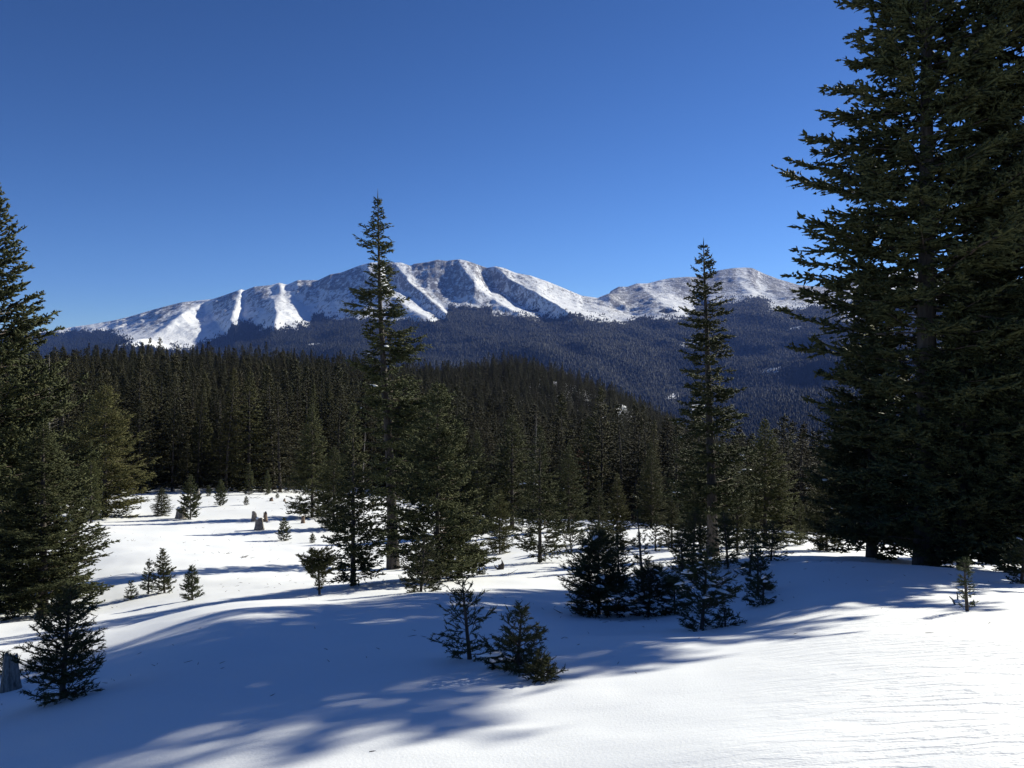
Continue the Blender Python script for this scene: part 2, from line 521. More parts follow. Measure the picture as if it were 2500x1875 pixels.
def build_mountains():
    px = np.linspace(-150, 2660, 780)
    Y = np.concatenate([np.linspace(700, 4600, 44), np.linspace(4600, 7600, 190)[1:], np.linspace(7600, 9800, 50)[1:],
                        np.linspace(9800, 14000, 14)[1:]])
    tl0 = np.interp(px, [-300, 330, 480, 560, 640, 800, 1085, 1200, 1330, 1500, 1700, 1850, 2900], [810, 850, 845, 800, 806, 785, 785, 760, 776, 785, 760, 735, 735])
    # base rows
    keys = sorted(PROF)
    tab = np.array([PROF[k] for k in keys], float)
    rows = np.stack([np.interp(px, keys, tab[:, j]) for j in range(len(YK))], 1)      # (cols, YK)
    k = np.ones(31) / 31
    rows = np.stack([np.convolve(np.pad(rows[:, j], 15, 'edge'), k, 'valid') for j in range(len(YK))], 1)
    skl = np.interp(px, [a for a, b in SKYLINE], [b for a, b in SKYLINE])
    far = sstep(1400, 1560, px)
    P0 = np.empty((len(Y), len(px)))
    # smooth interpolation along Y
    for c in range(len(px)):
        ra, rb = list(rows[c]), list(rows[c])
        ra[-1] = skl[c]
        a_ = np.interp(Y, YK + [8200, 9800, 14000], ra + [skl[c] + 60, 860, 880])
        b_ = np.interp(Y, YK + [9000, 9800, 14000], rb + [skl[c] + 2, skl[c] + 40, 880])
        P0[:, c] = a_ * (1 - far[c]) + b_ * far[c]
    ker = np.exp(-np.linspace(-2, 2, 17) ** 2); ker /= ker.sum()
    Pp = np.pad(P0, ((8, 8), (0, 0)), 'edge')
    P0 = sum(Pp[i:i + len(Y)] * ker[i] for i in range(17))
    PX = np.broadcast_to(px, P0.shape)
    YY = np.broadcast_to(Y[:, None], P0.shape)
    # relief between crests and gullies, in surface coordinates (column, row)
    signs = np.array([s for s, _ in LINES], float)
    X = (PX - CX) / F * YY
    alt = sstep(5200, 6200, YY)
    wob = 7 * fbm(PX / 60, P0 / 28, 5, 4)
    Q = PX + wob
    Zb = -(P0 - HY) / F * YY
    Zb = Zb + (26 * fbm(X / 420, YY / 800, 71, 5, True)) * (0.35 + 0.65 * alt) * sstep(700, 2500, YY)
    Zb += 8 * fbm(X / 90 + YY / 300, YY / 120, 91, 4) * (0.3 + 0.9 * alt) * sstep(1500, 4000, YY)
    Zb += 105 * fbm(X / 620 + 4 + YY / 2500, YY / 1100, 101, 3) * (1 - alt) * sstep(1500, 3000, YY)
    ROWE = P0.copy()
    for it in range(5):
        L = np.stack([np.interp(ROWE, [a for a, b in pl], [b for a, b in pl]) for s, pl in LINES], 0)
        L = np.maximum.accumulate(L + np.arange(len(LINES))[:, None, None] * 0.01, axis=0)
        rel = np.zeros_like(P0)
        for i in range(len(LINES) - 1):
            a, b = L[i], L[i + 1]
            t = (Q - a) / np.maximum(b - a, 1)
            h0 = signs[i] * 0.5 + 0.5
            h1 = signs[i + 1] * 0.5 + 0.5
            rel = np.where((t >= 0) & (t < 1), (h0 + (h1 - h0) * t), rel)
        rel = (np.roll(rel, 1, 1) + 2 * rel + np.roll(rel, -1, 1)) / 4
        amp = np.zeros_like(P0); wsum = np.zeros_like(P0) + 1e-6
        for i, s in enumerate(signs):
            if s > 0 and 0 < i < len(LINES) - 1:
                wl_ = np.clip(L[i + 1] - L[i], 10, 80)
                ww = np.exp(-((Q - L[i]) / 60.0) ** 2)
                amp += ww * wl_ * 1.75; wsum += ww
        amp = np.clip(amp / wsum, 0, 120)
        fade = 1 - 0.86 * sstep(-20, 30, ROWE - tl0[None, :])
        Z = Zb + amp * (rel - 0.5) * fade * (1 - 0.35 * sstep(1480, 1560, PX))
        for _k in range(3):     # put the skyline where it belongs
            corr = (HY - skl) - (Z / YY * F).max(axis=0)
            wgt = sstep(5600, 6950, YY)
            Z = Z + corr[None, :] * YY / F * (far[None, :] * sstep(7000, 8800, YY) + (1 - far[None, :]) * wgt)
        ROWE = 0.5 * ROWE + 0.5 * (HY - Z / YY * F)
    # ground cover
    ROW = HY - Z / YY * F
    tl = np.interp(px, [-300, 130, 220, 280, 330, 400, 480, 555, 565, 600, 640, 700, 755, 765, 790, 800, 860, 960, 1010, 1085, 1095, 1195, 1205, 1330, 1400, 1500, 1560,
                        1680, 1700, 1780, 1850, 1900, 2000, 2080, 2200, 2900],
                   [812, 812, 806, 812, 838, 850, 845, 822, 790, 790, 806, 800, 800, 765, 765, 780, 778, 776, 784, 786, 752, 750, 768, 776, 782, 790, 782,
                    775, 745, 738, 722, 755, 745, 735, 730, 760])
    n1 = fbm(PX / 22, P0 / 9, 41, 4)
    n2 = fbm(PX / 60, P0 / 18, 47, 4)
    gul = 1 - rel
    forest = sstep(-15, 14, (ROW - tl[None, :]) + 11 * n1 + 9 * n2 + 5 * (gul - 0.5))
    # open patches of snow in the woods
    for cx_, cy_, rx, ry, st in [(1695, 836, 36, 8, 1.1), (1880, 908, 34, 9, 0.9), (2080, 770, 40, 14, 1.0), (1925, 745, 60, 14, 0.9),
                                 (1640, 968, 40, 5, 1.0), (1690, 996, 40, 6, 1.0), (1500, 925, 30, 6, 0.5), (2070, 830, 30, 6, 0.7),
                                 (330, 838, 60, 7, 0.6), (760, 842, 20, 4, 0.8), (1640, 745, 50, 8, 0.9), (1940, 802, 26, 6, .6)]:
        g = np.exp(-((PX - cx_ + 14 * n2) / rx) ** 2 - ((ROW - cy_ + 0.18 * (PX - cx_) + 5 * n1) / ry) ** 2)
        forest = forest * (1 - 0.66 * np.clip(g * st * 1.6, 0, 1))
    forest = np.clip(forest, 0, 1)
    # wooded patches above the tree line
    fp = sstep(0.25, 0.5, fbm(PX / 30 + 9, P0 / 7, 61, 3)) * sstep(-38, -4, ROW - tl[None, :]) * sstep(1180, 1350, PX) * (1 - sstep(1700, 1800, PX))
    forest = np.clip(forest + fp, 0, 1)
    # wind-scoured rock: strongest high up and on the left flanks of the ridges
    hi = sstep(0.0, 1.0, (tl[None, :] - ROW) / np.maximum(tl - skl, 20)[None, :])
    rock_c = np.interp(px, [0, 250, 420, 520, 640, 700, 760, 870, 960, 1010, 1080, 1180, 1260, 1360, 1460, 1520, 1600, 1750, 1850, 1950, 2500],
                       [0.15, 0.3, 0.55, 0.5, 0.5, 0.62, 0.56, 0.6, 0.75, 0.85, 0.92, 0.95, 0.88, 0.62, 0.4, 0.88, 0.8, 0.95, 0.95, 0.7, 0.6])
    rising = np.zeros_like(P0)
    for i in range(len(LINES) - 1):
        t = (Q - L[i]) / np.maximum(L[i + 1] - L[i], 1)
        if signs[i] < 0:
            rising = np.where((t >= 0) & (t < 1), np.minimum(1, np.minimum(t, 1 - t) * 8), rising)
        else:
            rising = np.where((t >= 0) & (t < 1), 0.8 * sstep(0.4, 0.75, t) * sstep(960, 1080, PX), rising)
    rock = rock_c[None, :] * (0.35 + 0.65 * hi) * (0.45 + 0.75 * rising) + 0.16 * n1
    rock = np.clip(rock * 1.05, 0, 0.70)
    far_trees(X, YY, Z, ROW, PX, forest)
    V = np.stack([X.ravel(), YY.ravel(), Z.ravel()], 1)
    nr, nc = P0.shape
    i = np.arange(nr - 1)[:, None] * nc
    j = np.arange(nc - 1)[None, :]
    q = np.stack([i + j, i + j + 1, i + nc + j + 1, i + nc + j], -1).reshape(-1, 4)
    me = mesh_tris('mountain_range', V, q, None, True)
    for nm, arr in (('forest', forest), ('rock', rock)):
        at = me.attributes.new(nm, 'FLOAT', 'POINT')
        at.data.foreach_set('value', arr.ravel().astype(np.float32))
    me.materials.append(mat_mountain())
    link('mountain_range', me, kind='structure')
    return px, Y, Z, forest


def mat_mountain():
    m, nt, p, out = new_mat('mountain')
    geo = nt.nodes.new('ShaderNodeNewGeometry')
    af = nt.nodes.new('ShaderNodeAttribute'); af.attribute_name = 'forest'
    ar = nt.nodes.new('ShaderNodeAttribute'); ar.attribute_name = 'rock'

    def M(op, a, b=None, c=None):
        n = nt.nodes.new('ShaderNodeMath'); n.operation = op
        for k, v in enumerate((a, b, c)):
            if v is None:
                continue
            if isinstance(v, (int, float)):
                n.inputs[k].default_value = v
            else:
                nt.links.new(v, n.inputs[k])
        return n.outputs[0]

    nf = noise_node(nt, 0.035, 3, geo.outputs['Position'], 0.7)
    mp = nt.nodes.new('ShaderNodeMapping'); mp.inputs['Scale'].default_value = (1.0, 0.4, 0.45)
    mp.inputs['Rotation'].default_value = (0, 0.6, 0.3)
    nt.links.new(geo.outputs['Position'], mp.inputs['Vector'])
    nr = noise_node(nt, 0.03, 8, mp.outputs[0], 0.85)
    ng = noise_node(nt, 0.003, 4, geo.outputs['Position'], 0.6)
    # forest mask with tree-sized grain
    fm = M('MULTIPLY_ADD', M('SUBTRACT', nf.outputs['Fac'], 0.5), 1.2, af.outputs['Fac'])
    fr = ramp(nt, [(0.46, (0, 0, 0)), (0.54, (1, 1, 1))]); nt.links.new(fm, fr.inputs[0])
    rm = M('MULTIPLY_ADD', M('SUBTRACT', nr.outputs['Fac'], 0.5), 4.2, ar.outputs['Fac'])
    rr = ramp(nt, [(0.42, (0, 0, 0)), (0.70, (1, 1, 1))]); nt.links.new(rm, rr.inputs[0])
    rockc = ramp(nt, [(0.3, (0.10, 0.098, 0.102)), (0.7, (0.26, 0.25, 0.25))]); nt.links.new(nr.outputs['Fac'], rockc.inputs[0])
    mx1 = nt.nodes.new('ShaderNodeMix'); mx1.data_type = 'RGBA'
    nt.links.new(rr.outputs[0], mx1.inputs['Factor'])
    mx1.inputs['A'].default_value = (0.86, 0.87, 0.88, 1)
    nt.links.new(rockc.outputs[0], mx1.inputs['B'])
    fc = ramp(nt, [(0.35, (0.006, 0.010, 0.007)), (0.6, (0.013, 0.015, 0.009)), (0.75, (0.024, 0.022, 0.015))])  # forest tones lowered to include the canopy's own shade
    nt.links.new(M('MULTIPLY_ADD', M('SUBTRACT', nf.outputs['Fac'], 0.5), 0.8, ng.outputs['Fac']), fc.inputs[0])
    mx2 = nt.nodes.new('ShaderNodeMix'); mx2.data_type = 'RGBA'
    nt.links.new(fr.outputs[0], mx2.inputs['Factor'])
    nt.links.new(mx1.outputs['Result'], mx2.inputs['A'])
    nt.links.new(fc.outputs[0], mx2.inputs['B'])
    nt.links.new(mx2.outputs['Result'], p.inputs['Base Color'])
    p.inputs['Roughness'].default_value = 0.9
    p.inputs['Specular IOR Level'].default_value = 0.1
    bp = nt.nodes.new('ShaderNodeBump'); bp.inputs['Distance'].default_value = 14.0
    bp.inputs['Strength'].default_value = 0.7
    nt.links.new(M('ADD', M('MULTIPLY', nf.outputs['Fac'], fr.outputs[0]), nr.outputs['Fac']), bp.inputs['Height'])
    nt.links.new(bp.outputs[0], p.inputs['Normal'])
    return m


build_mountains()


# ---------------------------------------------------------------- trees
def unit(v):
    return v / (np.linalg.norm(v, axis=-1, keepdims=True) + 1e-9)


def frames(a, rng):
    t = rng.normal(size=a.shape)
    b = unit(np.cross(a, t))
    return b, np.cross(a, b)


def cones(P0, P1, r, rng, ring=0.0):
    """three-sided tapering shoots; ring > 0 gives a spindle"""
    n = len(P0)
    a = unit(P1 - P0)
    b, c = frames(a, rng)
    base = P0 + (P1 - P0) * ring
    V = []
    for k in range(3):
        an = k * 2 * PI / 3
        V.append(base + (b * math.cos(an) + c * math.sin(an)) * r[:, None])
    V.append(P1)
    idx = np.arange(n)
    if ring > 0:
        V.append(P0)
    V = np.stack(V, 1).reshape(-1, 3)
    k = 5 if ring > 0 else 4
    o = (idx * k)[:, None]
    T = [o + np.array([0, 1, 3]), o + np.array([1, 2, 3]), o + np.array([2, 0, 3])]
    if ring > 0:
        T += [o + np.array([1, 0, 4]), o + np.array([2, 1, 4]), o + np.array([0, 2, 4])]
    return V, np.concatenate(T)


def needles(P0, P1, per_m, ln, wd, rng, fwd=0.75):
    L = np.linalg.norm(P1 - P0, axis=1)
    cnt = np.maximum(1, np.round(L * per_m + rng.random(len(L)) - 0.5).astype(int))
    i = np.repeat(np.arange(len(P0)), cnt)
    t = rng.random(len(i))
    a = unit(P1 - P0)[i]
    b, c = frames(a, rng)
    s = P0[i] + (P1 - P0)[i] * t[:, None]
    d = unit(a * fwd + b)
    l = ln * rng.uniform(0.7, 1.2, len(i))[:, None]
    V = np.stack([s - c * wd / 2, s + c * wd / 2, s + d * l], 1).reshape(-1, 3)
    T = np.arange(len(i) * 3).reshape(-1, 3)
    return V, T


def join(parts):
    Vs, Ts, o = [], [], 0
    for V, T in parts:
        Vs.append(V); Ts.append(T + o); o += len(V)
    return np.concatenate(Vs), np.concatenate(Ts)


def tube(pts, rad, n=8, rough=0.0, rng=None, cap=True):
    pts = np.asarray(pts, float)
    m = len(pts)
    V = []
    for k in range(m):
        d = pts[min(k + 1, m - 1)] - pts[max(k - 1, 0)]
        d = d / (np.linalg.norm(d) + 1e-9)
        ref = np.array([1.0, 0, 0]) if abs(d[0]) < 0.8 else np.array([0, 1.0, 0])
        b = np.cross(d, ref); b /= np.linalg.norm(b)
        c = np.cross(d, b)
        for j in range(n):
            an = 2 * PI * j / n
            rr = rad[k] * (1 + (rng.uniform(-rough, rough) if rng is not None and rough else 0))
            V.append(pts[k] + (b * math.cos(an) + c * math.sin(an)) * rr)
    T = []
    for k in range(m - 1):
        for j in range(n):
            a, b_ = k * n + j, k * n + (j + 1) % n
            T.append((a, b_, b_ + n)); T.append((a, b_ + n, a + n))
    if cap:
        V.append(pts[-1]); t = len(V) - 1
        for j in range(n):
            T.append(((m - 1) * n + j, (m - 1) * n + (j + 1) % n, t))
    return np.array(V), np.array(T)


def cprof(pts):
    xs, ys = [a for a, b in pts], [b for a, b in pts]
    return lambda h: np.interp(h, xs, ys)


def conifer(seed, H, R=None, prof=None, left=None, right=None, lean=(0, 0), cb=0.06, whorl=0.25, per=5, jit=0.25, s_top=0.8, s_mid=0.1,
            s_low=-0.25, curl=0.18, sp2=0.12, k2=0.42, l2max=0.9, sp3=0.10, l3=0.13, r3=0.022, ring=0.3, per_m=0, nl=0.03, nw=0.008,
            trunk_r=None, gaps=0.12, bare=0.12, az0=0, kink=0.0, droop=0.0, extra=None, bw=1.0, gapf=None):
    """returns foliage (V,T), wood (V,T), trunk (V,T), perch points for snow"""
    rng = np.random.default_rng(seed)
    tr = trunk_r or H * 0.013
    zt = np.linspace(0, 1, 14)
    kx = kink * np.sin(zt * 7 + seed) * zt
    ax = np.stack([lean[0] * zt ** 1.2 + kx, lean[1] * zt ** 1.2 + kx * 0.5, zt * H], 1)
    ax0 = ax.copy(); ax0[0, 2] = -0.35
    trunk = tube(ax0, tr * (1 - zt) ** 0.85 + 0.004 + tr * 0.35 * np.exp(-zt * 25), 9, 0.06, rng)
    # whorls
    hs_, az = [], []
    h = cb * H
    while h < H * 0.985:
        f = h / H
        n = max(3, int(round(per * rng.uniform(0.7, 1.25))))
        a0 = rng.random() * 2 * PI
        for k in range(n):
            hs_.append(min(H * 0.99, h + rng.uniform(-jit, jit) * whorl)); az.append(a0 + 2 * PI * k / n + rng.uniform(-0.35, 0.35))
        h += whorl * (1.05 - 0.55 * f) * rng.uniform(0.8, 1.2)
    hs_ = np.array(hs_); az = np.array(az)
    f = hs_ / H
    if left is not None:
        cl, cr_ = cprof(left)(f), cprof(right)(f)
        w = 0.5 + 0.5 * np.cos(az)
        side = np.abs(np.cos(az))
        mid = (cl + cr_) / 2
        Lb = np.where(np.cos(az) > 0, cr_ * side + mid * (1 - side), cl * side + mid * (1 - side))
        Lb *= rng.uniform(0.62, 1.12, len(f))
    else:
        Lb = R * prof(f) * rng.uniform(0.68, 1.14, len(f)) * (1 + 0.14 * np.sin(az * 2 + seed) + 0.1 * np.sin(f * 31 + az))
    keep = rng.random(len(f)) > (gaps if gapf is None else gapf + (gaps - gapf) * np.clip(f * 1.5, 0, 1))
    f, hs_, az, Lb = f[keep], hs_[keep], az[keep], Lb[keep]
    if extra:       # individual long boughs: (height fraction, azimuth, length)
        ef, ea, el = np.array(extra).T
        for dh in (-0.008, 0.0, 0.008):
            f = np.concatenate([f, ef + dh]); hs_ = np.concatenate([hs_, (ef + dh) * H])
            az = np.concatenate([az, ea + dh * 22]); Lb = np.concatenate([Lb, el * (1 - abs(dh) * 14)])
    Lb = np.maximum(Lb, 0.05)
    N = len(f)
    s0 = np.interp(f, [0, 0.35, 0.7, 1.0], [s_low, (s_low + s_mid) / 2, s_mid, s_top]) + rng.normal(0, 0.09, N)
    c0 = curl * rng.uniform(0.4, 1.4, N) * np.interp(f, [0, 0.6, 1], [1.2, 1.0, 0.3])
    bx = np.interp(hs_, ax[:, 2], ax[:, 0]); by = np.interp(hs_, ax[:, 2], ax[:, 1])
    B0 = np.stack([bx, by, hs_], 1)
    dh = np.stack([np.cos(az), np.sin(az), np.zeros(N)], 1)
    nrm = 1 / np.sqrt(1 + (s0 + c0 * 0.5) ** 2)
    Lh = Lb * np.clip(nrm, 0.6, 1)

    def bp_(i, t):
        return B0[i] + dh[i] * (Lh[i] * t)[:, None] + np.array([0, 0, 1.0]) * (Lh[i] * (s0[i] * t + c0[i] * t * t))[:, None]

    def tan_(i, t):
        return unit(dh[i] + np.array([0, 0, 1.0]) * (s0[i] + 2 * c0[i] * t)[:, None])

    # wood of the boughs
    W = []
    ts = np.linspace(0, 1, 5)
    for a, b in zip(ts[:-1], ts[1:]):
        ii = np.arange(N)
        p0, p1 = bp_(ii, np.full(N, a)), bp_(ii, np.full(N, min(1, b + 0.15)))
        W.append(cones(p0, p1, (0.004 + 0.009 * Lh * (1 - a)) * bw, rng))
    # level 2
    n2 = np.maximum(3, (Lh / sp2 * 2).astype(int))
    i2 = np.repeat(np.arange(N), n2)
    t2 = bare + (1 - bare) * rng.random(len(i2)) ** 0.9
    sgn = rng.choice([-1, 1], len(i2))
    T2 = tan_(i2, t2)
    sidev = np.stack([-np.sin(az[i2]), np.cos(az[i2]), np.zeros(len(i2))], 1) * sgn[:, None]
    ang = np.radians(rng.uniform(28, 62, len(i2)))
    d2 = unit(T2 * np.cos(ang)[:, None] + sidev * np.sin(ang)[:, None] + np.array([0, 0, 1.0]) * (rng.normal(0.02, 0.24, len(i2)) - droop)[:, None])
    l2 = np.minimum(k2 * Lh[i2], l2max) * (1.03 - t2) ** 0.75 * rng.uniform(0.5, 1.15, len(i2)) + min(0.6 * l3, 0.12)
    A2 = bp_(i2, t2)
    E2 = A2 + d2 * l2[:, None]
    # level 3
    n3 = np.maximum(1, (l2 / sp3 * 2 + rng.random(len(l2)) - 0.5).astype(int))
    i3 = np.repeat(np.arange(len(i2)), n3)
    t3 = rng.uniform(0.1, 1.0, len(i3))
    sg3 = rng.choice([-1, 1], len(i3))
    s3 = unit(np.cross(d2[i3], np.array([0, 0, 1.0]))) * sg3[:, None]
    d3 = unit(d2[i3] * 0.8 + s3 * rng.uniform(0.3, 1.0, len(i3))[:, None] + rng.normal(0, 0.28, (len(i3), 3)) - np.array([0, 0, 1.0]) * droop)
    A3 = A2[i3] + d2[i3] * (l2[i3] * t3)[:, None]
    l3_ = l3 * rng.uniform(0.55, 1.2, len(i3)) * (1.15 - 0.5 * t3)
    E3 = A3 + d3 * l3_[:, None]
    # tips of the boughs and the leader
    tipA = bp_(np.arange(N), np.full(N, 0.72)); tipB = bp_(np.arange(N), np.full(N, 1.04))
    nL = 5
    la = np.stack([np.interp(np.linspace(0.86, 0.98, nL) * H, ax[:, 2], ax[:, 0]), np.interp(np.linspace(0.86, 0.98, nL) * H, ax[:, 2], ax[:, 1]),
                   np.linspace(0.86, 0.98, nL) * H], 1)
    lb = la + np.array([0, 0, 0.04 * H])
    fol = [cones(A3, E3, np.full(len(A3), r3) * rng.uniform(0.7, 1.25, len(A3)), rng, ring),
           cones(A2, E2, np.full(len(A2), r3 * 0.9), rng, ring),
           cones(tipA, tipB, np.full(N, r3), rng, ring),
           cones(la, lb, np.full(nL, min(r3, 0.01 * H)), rng, ring)]
    if per_m:
        fol.append(needles(np.concatenate([A3, A2, tipA, la]), np.concatenate([E3, E2, tipB, lb]), per_m, nl, nw, rng))
    perch_i = rng.integers(0, N, 200)
    perch = bp_(perch_i, rng.uniform(0.55, 0.98, 200))
    return join(fol), join(W), trunk, perch


def make_meshes(kind, g, needle_mat=None):
    fol, wood, trunk, perch = g
    return dict(crown=mesh_tris(kind + '_crown', fol[0], fol[1], needle_mat or M_NEEDLE),
                branches=mesh_tris(kind + '_branches', wood[0], wood[1], M_TWIG),
                trunk=mesh_tris(kind + '_trunk', trunk[0], trunk[1], M_BARK, True),
                perch=perch)


def blob_mesh(seed):
    rng = np.random.default_rng(seed)
    V, T = [], []
    nu, nv = 10, 6
    for i in range(1, nv):
        for j in range(nu):
            a, b = PI * i / nv, 2 * PI * j / nu
            r = 1 + 0.25 * math.sin(3 * b + seed) * math.sin(a) + rng.uniform(-0.1, 0.1)
            V.append((r * math.sin(a) * math.cos(b), r * math.sin(a) * math.sin(b) * 0.7, 0.42 * math.cos(a) * (1 if i < nv / 2 else 0.5)))
    V += [(0, 0, 0.42), (0, 0, -0.2)]
    t, bt = len(V) - 2, len(V) - 1
    for i in range(nv - 2):
        for j in range(nu):
            a, b = i * nu + j, i * nu + (j + 1) % nu
            T += [(a, a + nu, b), (b, a + nu, b + nu)]
    for j in range(nu):
        T += [(t, j, (j + 1) % nu), (bt, (nv - 2) * nu + (j + 1) % nu, (nv - 2) * nu + j)]
    return mesh_tris('snow_clump', np.array(V), np.array(T), M_SNOW, True)


BLOBS = [blob_mesh(k) for k in range(4)]


def snow_on(parent, perch, n, size, seed, zlo=0.0, zhi=1e9, face=None):
    rng = random.Random(seed)
    pts = [p for p in perch if zlo <= p[2] <= zhi and (face is None or p[1] < face)]
    rng.shuffle(pts)
    for p in pts[:n]:
        o = link('snow_clump', rng.choice(BLOBS), parent)
        s = size * rng.uniform(0.5, 1.25)
        o.location = (p[0], p[1], p[2] + s * 0.12)
        an = math.atan2(p[1], p[0])
        o.rotation_euler = (rng.uniform(-.2, .2), rng.uniform(-.2, .2), an + rng.uniform(-.4, .4))
        o.scale = (s * rng.uniform(0.9, 1.8), s * 0.8, s * rng.uniform(0.6, 1.0))


def place_tree(name, label, cat, M, px, Y, rz=0.0, scale=1.0, group=None, tilt=(0, 0), crown_mat=None, sink=0.0, branches=True, z=None):
    x = (px - CX) / F * Y
    zz = gz(x, Y) if z is None else z
    r = root(name, label, cat, (x, Y, zz - sink), rz, scale, group, tilt)
    link('trunk', M['trunk'], r)
    if branches:
        link('branches', M['branches'], r)
    c = link('crown', M['crown'], r)
    if crown_mat:
        c.material_slots[0].link = 'OBJECT'
        c.material_slots[0].material = crown_mat
    return r


BIG = cprof([(0, 0.6), (0.05, 0.78), (0.2, 0.74), (0.28, 0.92), (0.36, 1.0), (0.46, 0.90), (0.56, 0.66), (0.66, 0.48), (0.8, 0.38), (0.9, 0.2), (1, 0.03)])
SPRUCE = cprof([(0, 0.78), (0.06, 0.92), (0.18, 1.0), (0.35, 0.86), (0.6, 0.56), (0.8, 0.31), (0.92, 0.14), (1, 0.03)])
NARROW = cprof([(0, 0.7), (0.1, 0.95), (0.3, 1.0), (0.55, 0.8), (0.75, 0.5), (0.9, 0.22), (1, 0.04)])
BUSHY = cprof([(0, 0.75), (0.15, 1.0), (0.4, 0.92), (0.65, 0.66), (0.85, 0.35), (1, 0.06)])


def hpx(base, top, Y):
    return (base - top) / F * Y


# --- the tall irregular spruce in the middle
Yc = 28.0
k = Yc / F
cHt = hpx(1392, 476, Yc)


def cf(py):
    return (1392 - py) / (1392 - 476)


left = [(0, 0.3), (cf(1340), 60 * k), (cf(1200), 80 * k), (cf(1050), 75 * k), (cf(960), 60 * k), (cf(900), 50 * k), (cf(870), 62 * k), (cf(845), 38 * k), (cf(800), 56 * k),
        (cf(770), 34 * k), (cf(742), 68 * k), (cf(722), 92 * k), (cf(705), 30 * k), (cf(665), 34 * k), (cf(640), 22 * k), (cf(612), 62 * k), (cf(596), 26 * k), (cf(570), 48 * k),
        (cf(552), 18 * k), (cf(530), 16 * k), (cf(500), 9 * k), (1, 0.04)]
right = [(0, 0.3), (cf(1340), 60 * k), (cf(1200), 110 * k), (cf(1050), 125 * k), (cf(960), 130 * k), (cf(920), 72 * k), (cf(880), 60 * k), (cf(858), 88 * k), (cf(825), 96 * k),
         (cf(800), 38 * k), (cf(772), 46 * k), (cf(748), 74 * k), (cf(725), 60 * k), (cf(705), 34 * k), (cf(665), 52 * k), (cf(645), 24 * k), (cf(612), 46 * k), (cf(596), 20 * k),
         (cf(570), 36 * k), (cf(552), 16 * k), (cf(530), 15 * k), (cf(500), 9 * k), (1, 0.04)]
g = conifer(101, cHt, left=left, right=right, lean=(-46 * k, 0.2), cb=0.05, whorl=0.25, per=7, sp2=0.12, sp3=0.105, l3=0.14, r3=0.022,
            s_top=0.6, s_mid=-0.05, s_low=-0.3, curl=0.25, gaps=0.26, gapf=0.14, per_m=6, nl=0.045, nw=0.018, trunk_r=0.19, kink=0.08, droop=0.12,
            extra=[(cf(852), 0.1, 118 * k), (cf(872), -0.3, 100 * k), (cf(762), PI, 98 * k), (cf(735), PI + .3, 60 * k), (cf(770), 0.0, 72 * k),
                   (cf(985), 0.1, 165 * k), (cf(1010), -0.4, 150 * k), (cf(905), PI, 90 * k)])
MC = make_meshes('central_spruce', g)
t = place_tree('spruce_tree', 'tall dark irregular spruce with a narrow spire rising against the mountain left of centre', 'tree', MC, 960, Yc)
snow_on(t, MC['perch'], 7, 0.09, 3, 3, 8, 0.3)

# --- the tall layered spruce right of centre
Yr = 25.0
k = Yr / F
rHt = hpx(1372, 606, Yr)


def rf(py):
    return (1372 - py) / (1372 - 606)


left = [(0, 0.2), (rf(1290), 60 * k), (rf(1240), 120 * k), (rf(1160), 105 * k), (rf(1050), 100 * k), (rf(980), 88 * k), (rf(930), 84 * k), (rf(860), 64 * k), (rf(800), 62 * k),
        (rf(740), 52 * k), (rf(690), 34 * k), (rf(650), 24 * k), (rf(620), 8 * k), (1, 0.04)]
right = [(0, 0.2), (rf(1290), 60 * k), (rf(1240), 110 * k), (rf(1160), 115 * k), (rf(1050), 105 * k), (rf(980), 92 * k), (rf(930), 76 * k), (rf(860), 70 * k), (rf(800), 66 * k),
         (rf(740), 50 * k), (rf(690), 32 * k), (rf(650), 20 * k), (rf(620), 7 * k), (1, 0.04)]
g = conifer(202, rHt, left=left, right=right, lean=(-22 * k, 0.1), cb=0.15, whorl=0.26, per=7, sp2=0.09, sp3=0.09, l3=0.12, r3=0.022, k2=0.36,
            s_top=0.7, s_mid=-0.08, s_low=-0.12, curl=0.2, gaps=0.34, gapf=0.08,  per_m=6, nl=0.04, nw=0.016, trunk_r=0.17, bare=0.1, jit=0.12)
MR = make_meshes('layered_spruce', g)
t = place_tree('spruce_tree', 'tall slender spruce with separate layered boughs and visible trunk, right of centre', 'tree', MR, 1741, Yr)
snow_on(t, MR['perch'], 18, 0.085, 5, 1.2, 4.5, 0.6)

# --- large spruces
g = conifer(303, 19.0, R=2.95, prof=BIG, cb=0.035, whorl=0.33, per=7, sp2=0.155, sp3=0.17, l3=0.19, r3=0.036, s_top=0.7, s_mid=0.0, s_low=-0.22,
            curl=0.22, gaps=0.1, per_m=6, nl=0.05, nw=0.024, trunk_r=0.24, bare=0.16)
MB1 = make_meshes('large_spruce', g)
g = conifer(404, 10.5, R=2.5, prof=SPRUCE, cb=0.02, whorl=0.27, per=7, sp2=0.14, sp3=0.13, l3=0.16, r3=0.030, s_top=0.8, s_mid=0.15, s_low=-0.12,
            curl=0.25, gaps=0.1, per_m=5, nl=0.045, nw=0.02, trunk_r=0.17)
MB2 = make_meshes('broad_spruce', g)
g = conifer(405, 18.0, R=2.7, prof=cprof([(0, 0.42), (0.1, 0.75), (0.3, 0.85), (0.5, 1.0), (0.65, 0.95), (0.8, 0.7), (0.92, 0.3), (1, 0.03)]), cb=0.05, whorl=0.36, per=7, sp2=0.2, sp3=0.18, l3=0.24, r3=0.05,
            s_top=0.7, s_mid=0.0, s_low=-0.22, curl=0.2, gaps=0.13, per_m=0, nl=0.05, nw=0.024, trunk_r=0.2)
MB3 = make_meshes('slim_spruce', g)  # crown shaped broad high up so its shadow covers the foreground
print('near protos', len(MC['crown'].polygons), len(MR['crown'].polygons), len(MB1['crown'].polygons), len(MB2['crown'].polygons))

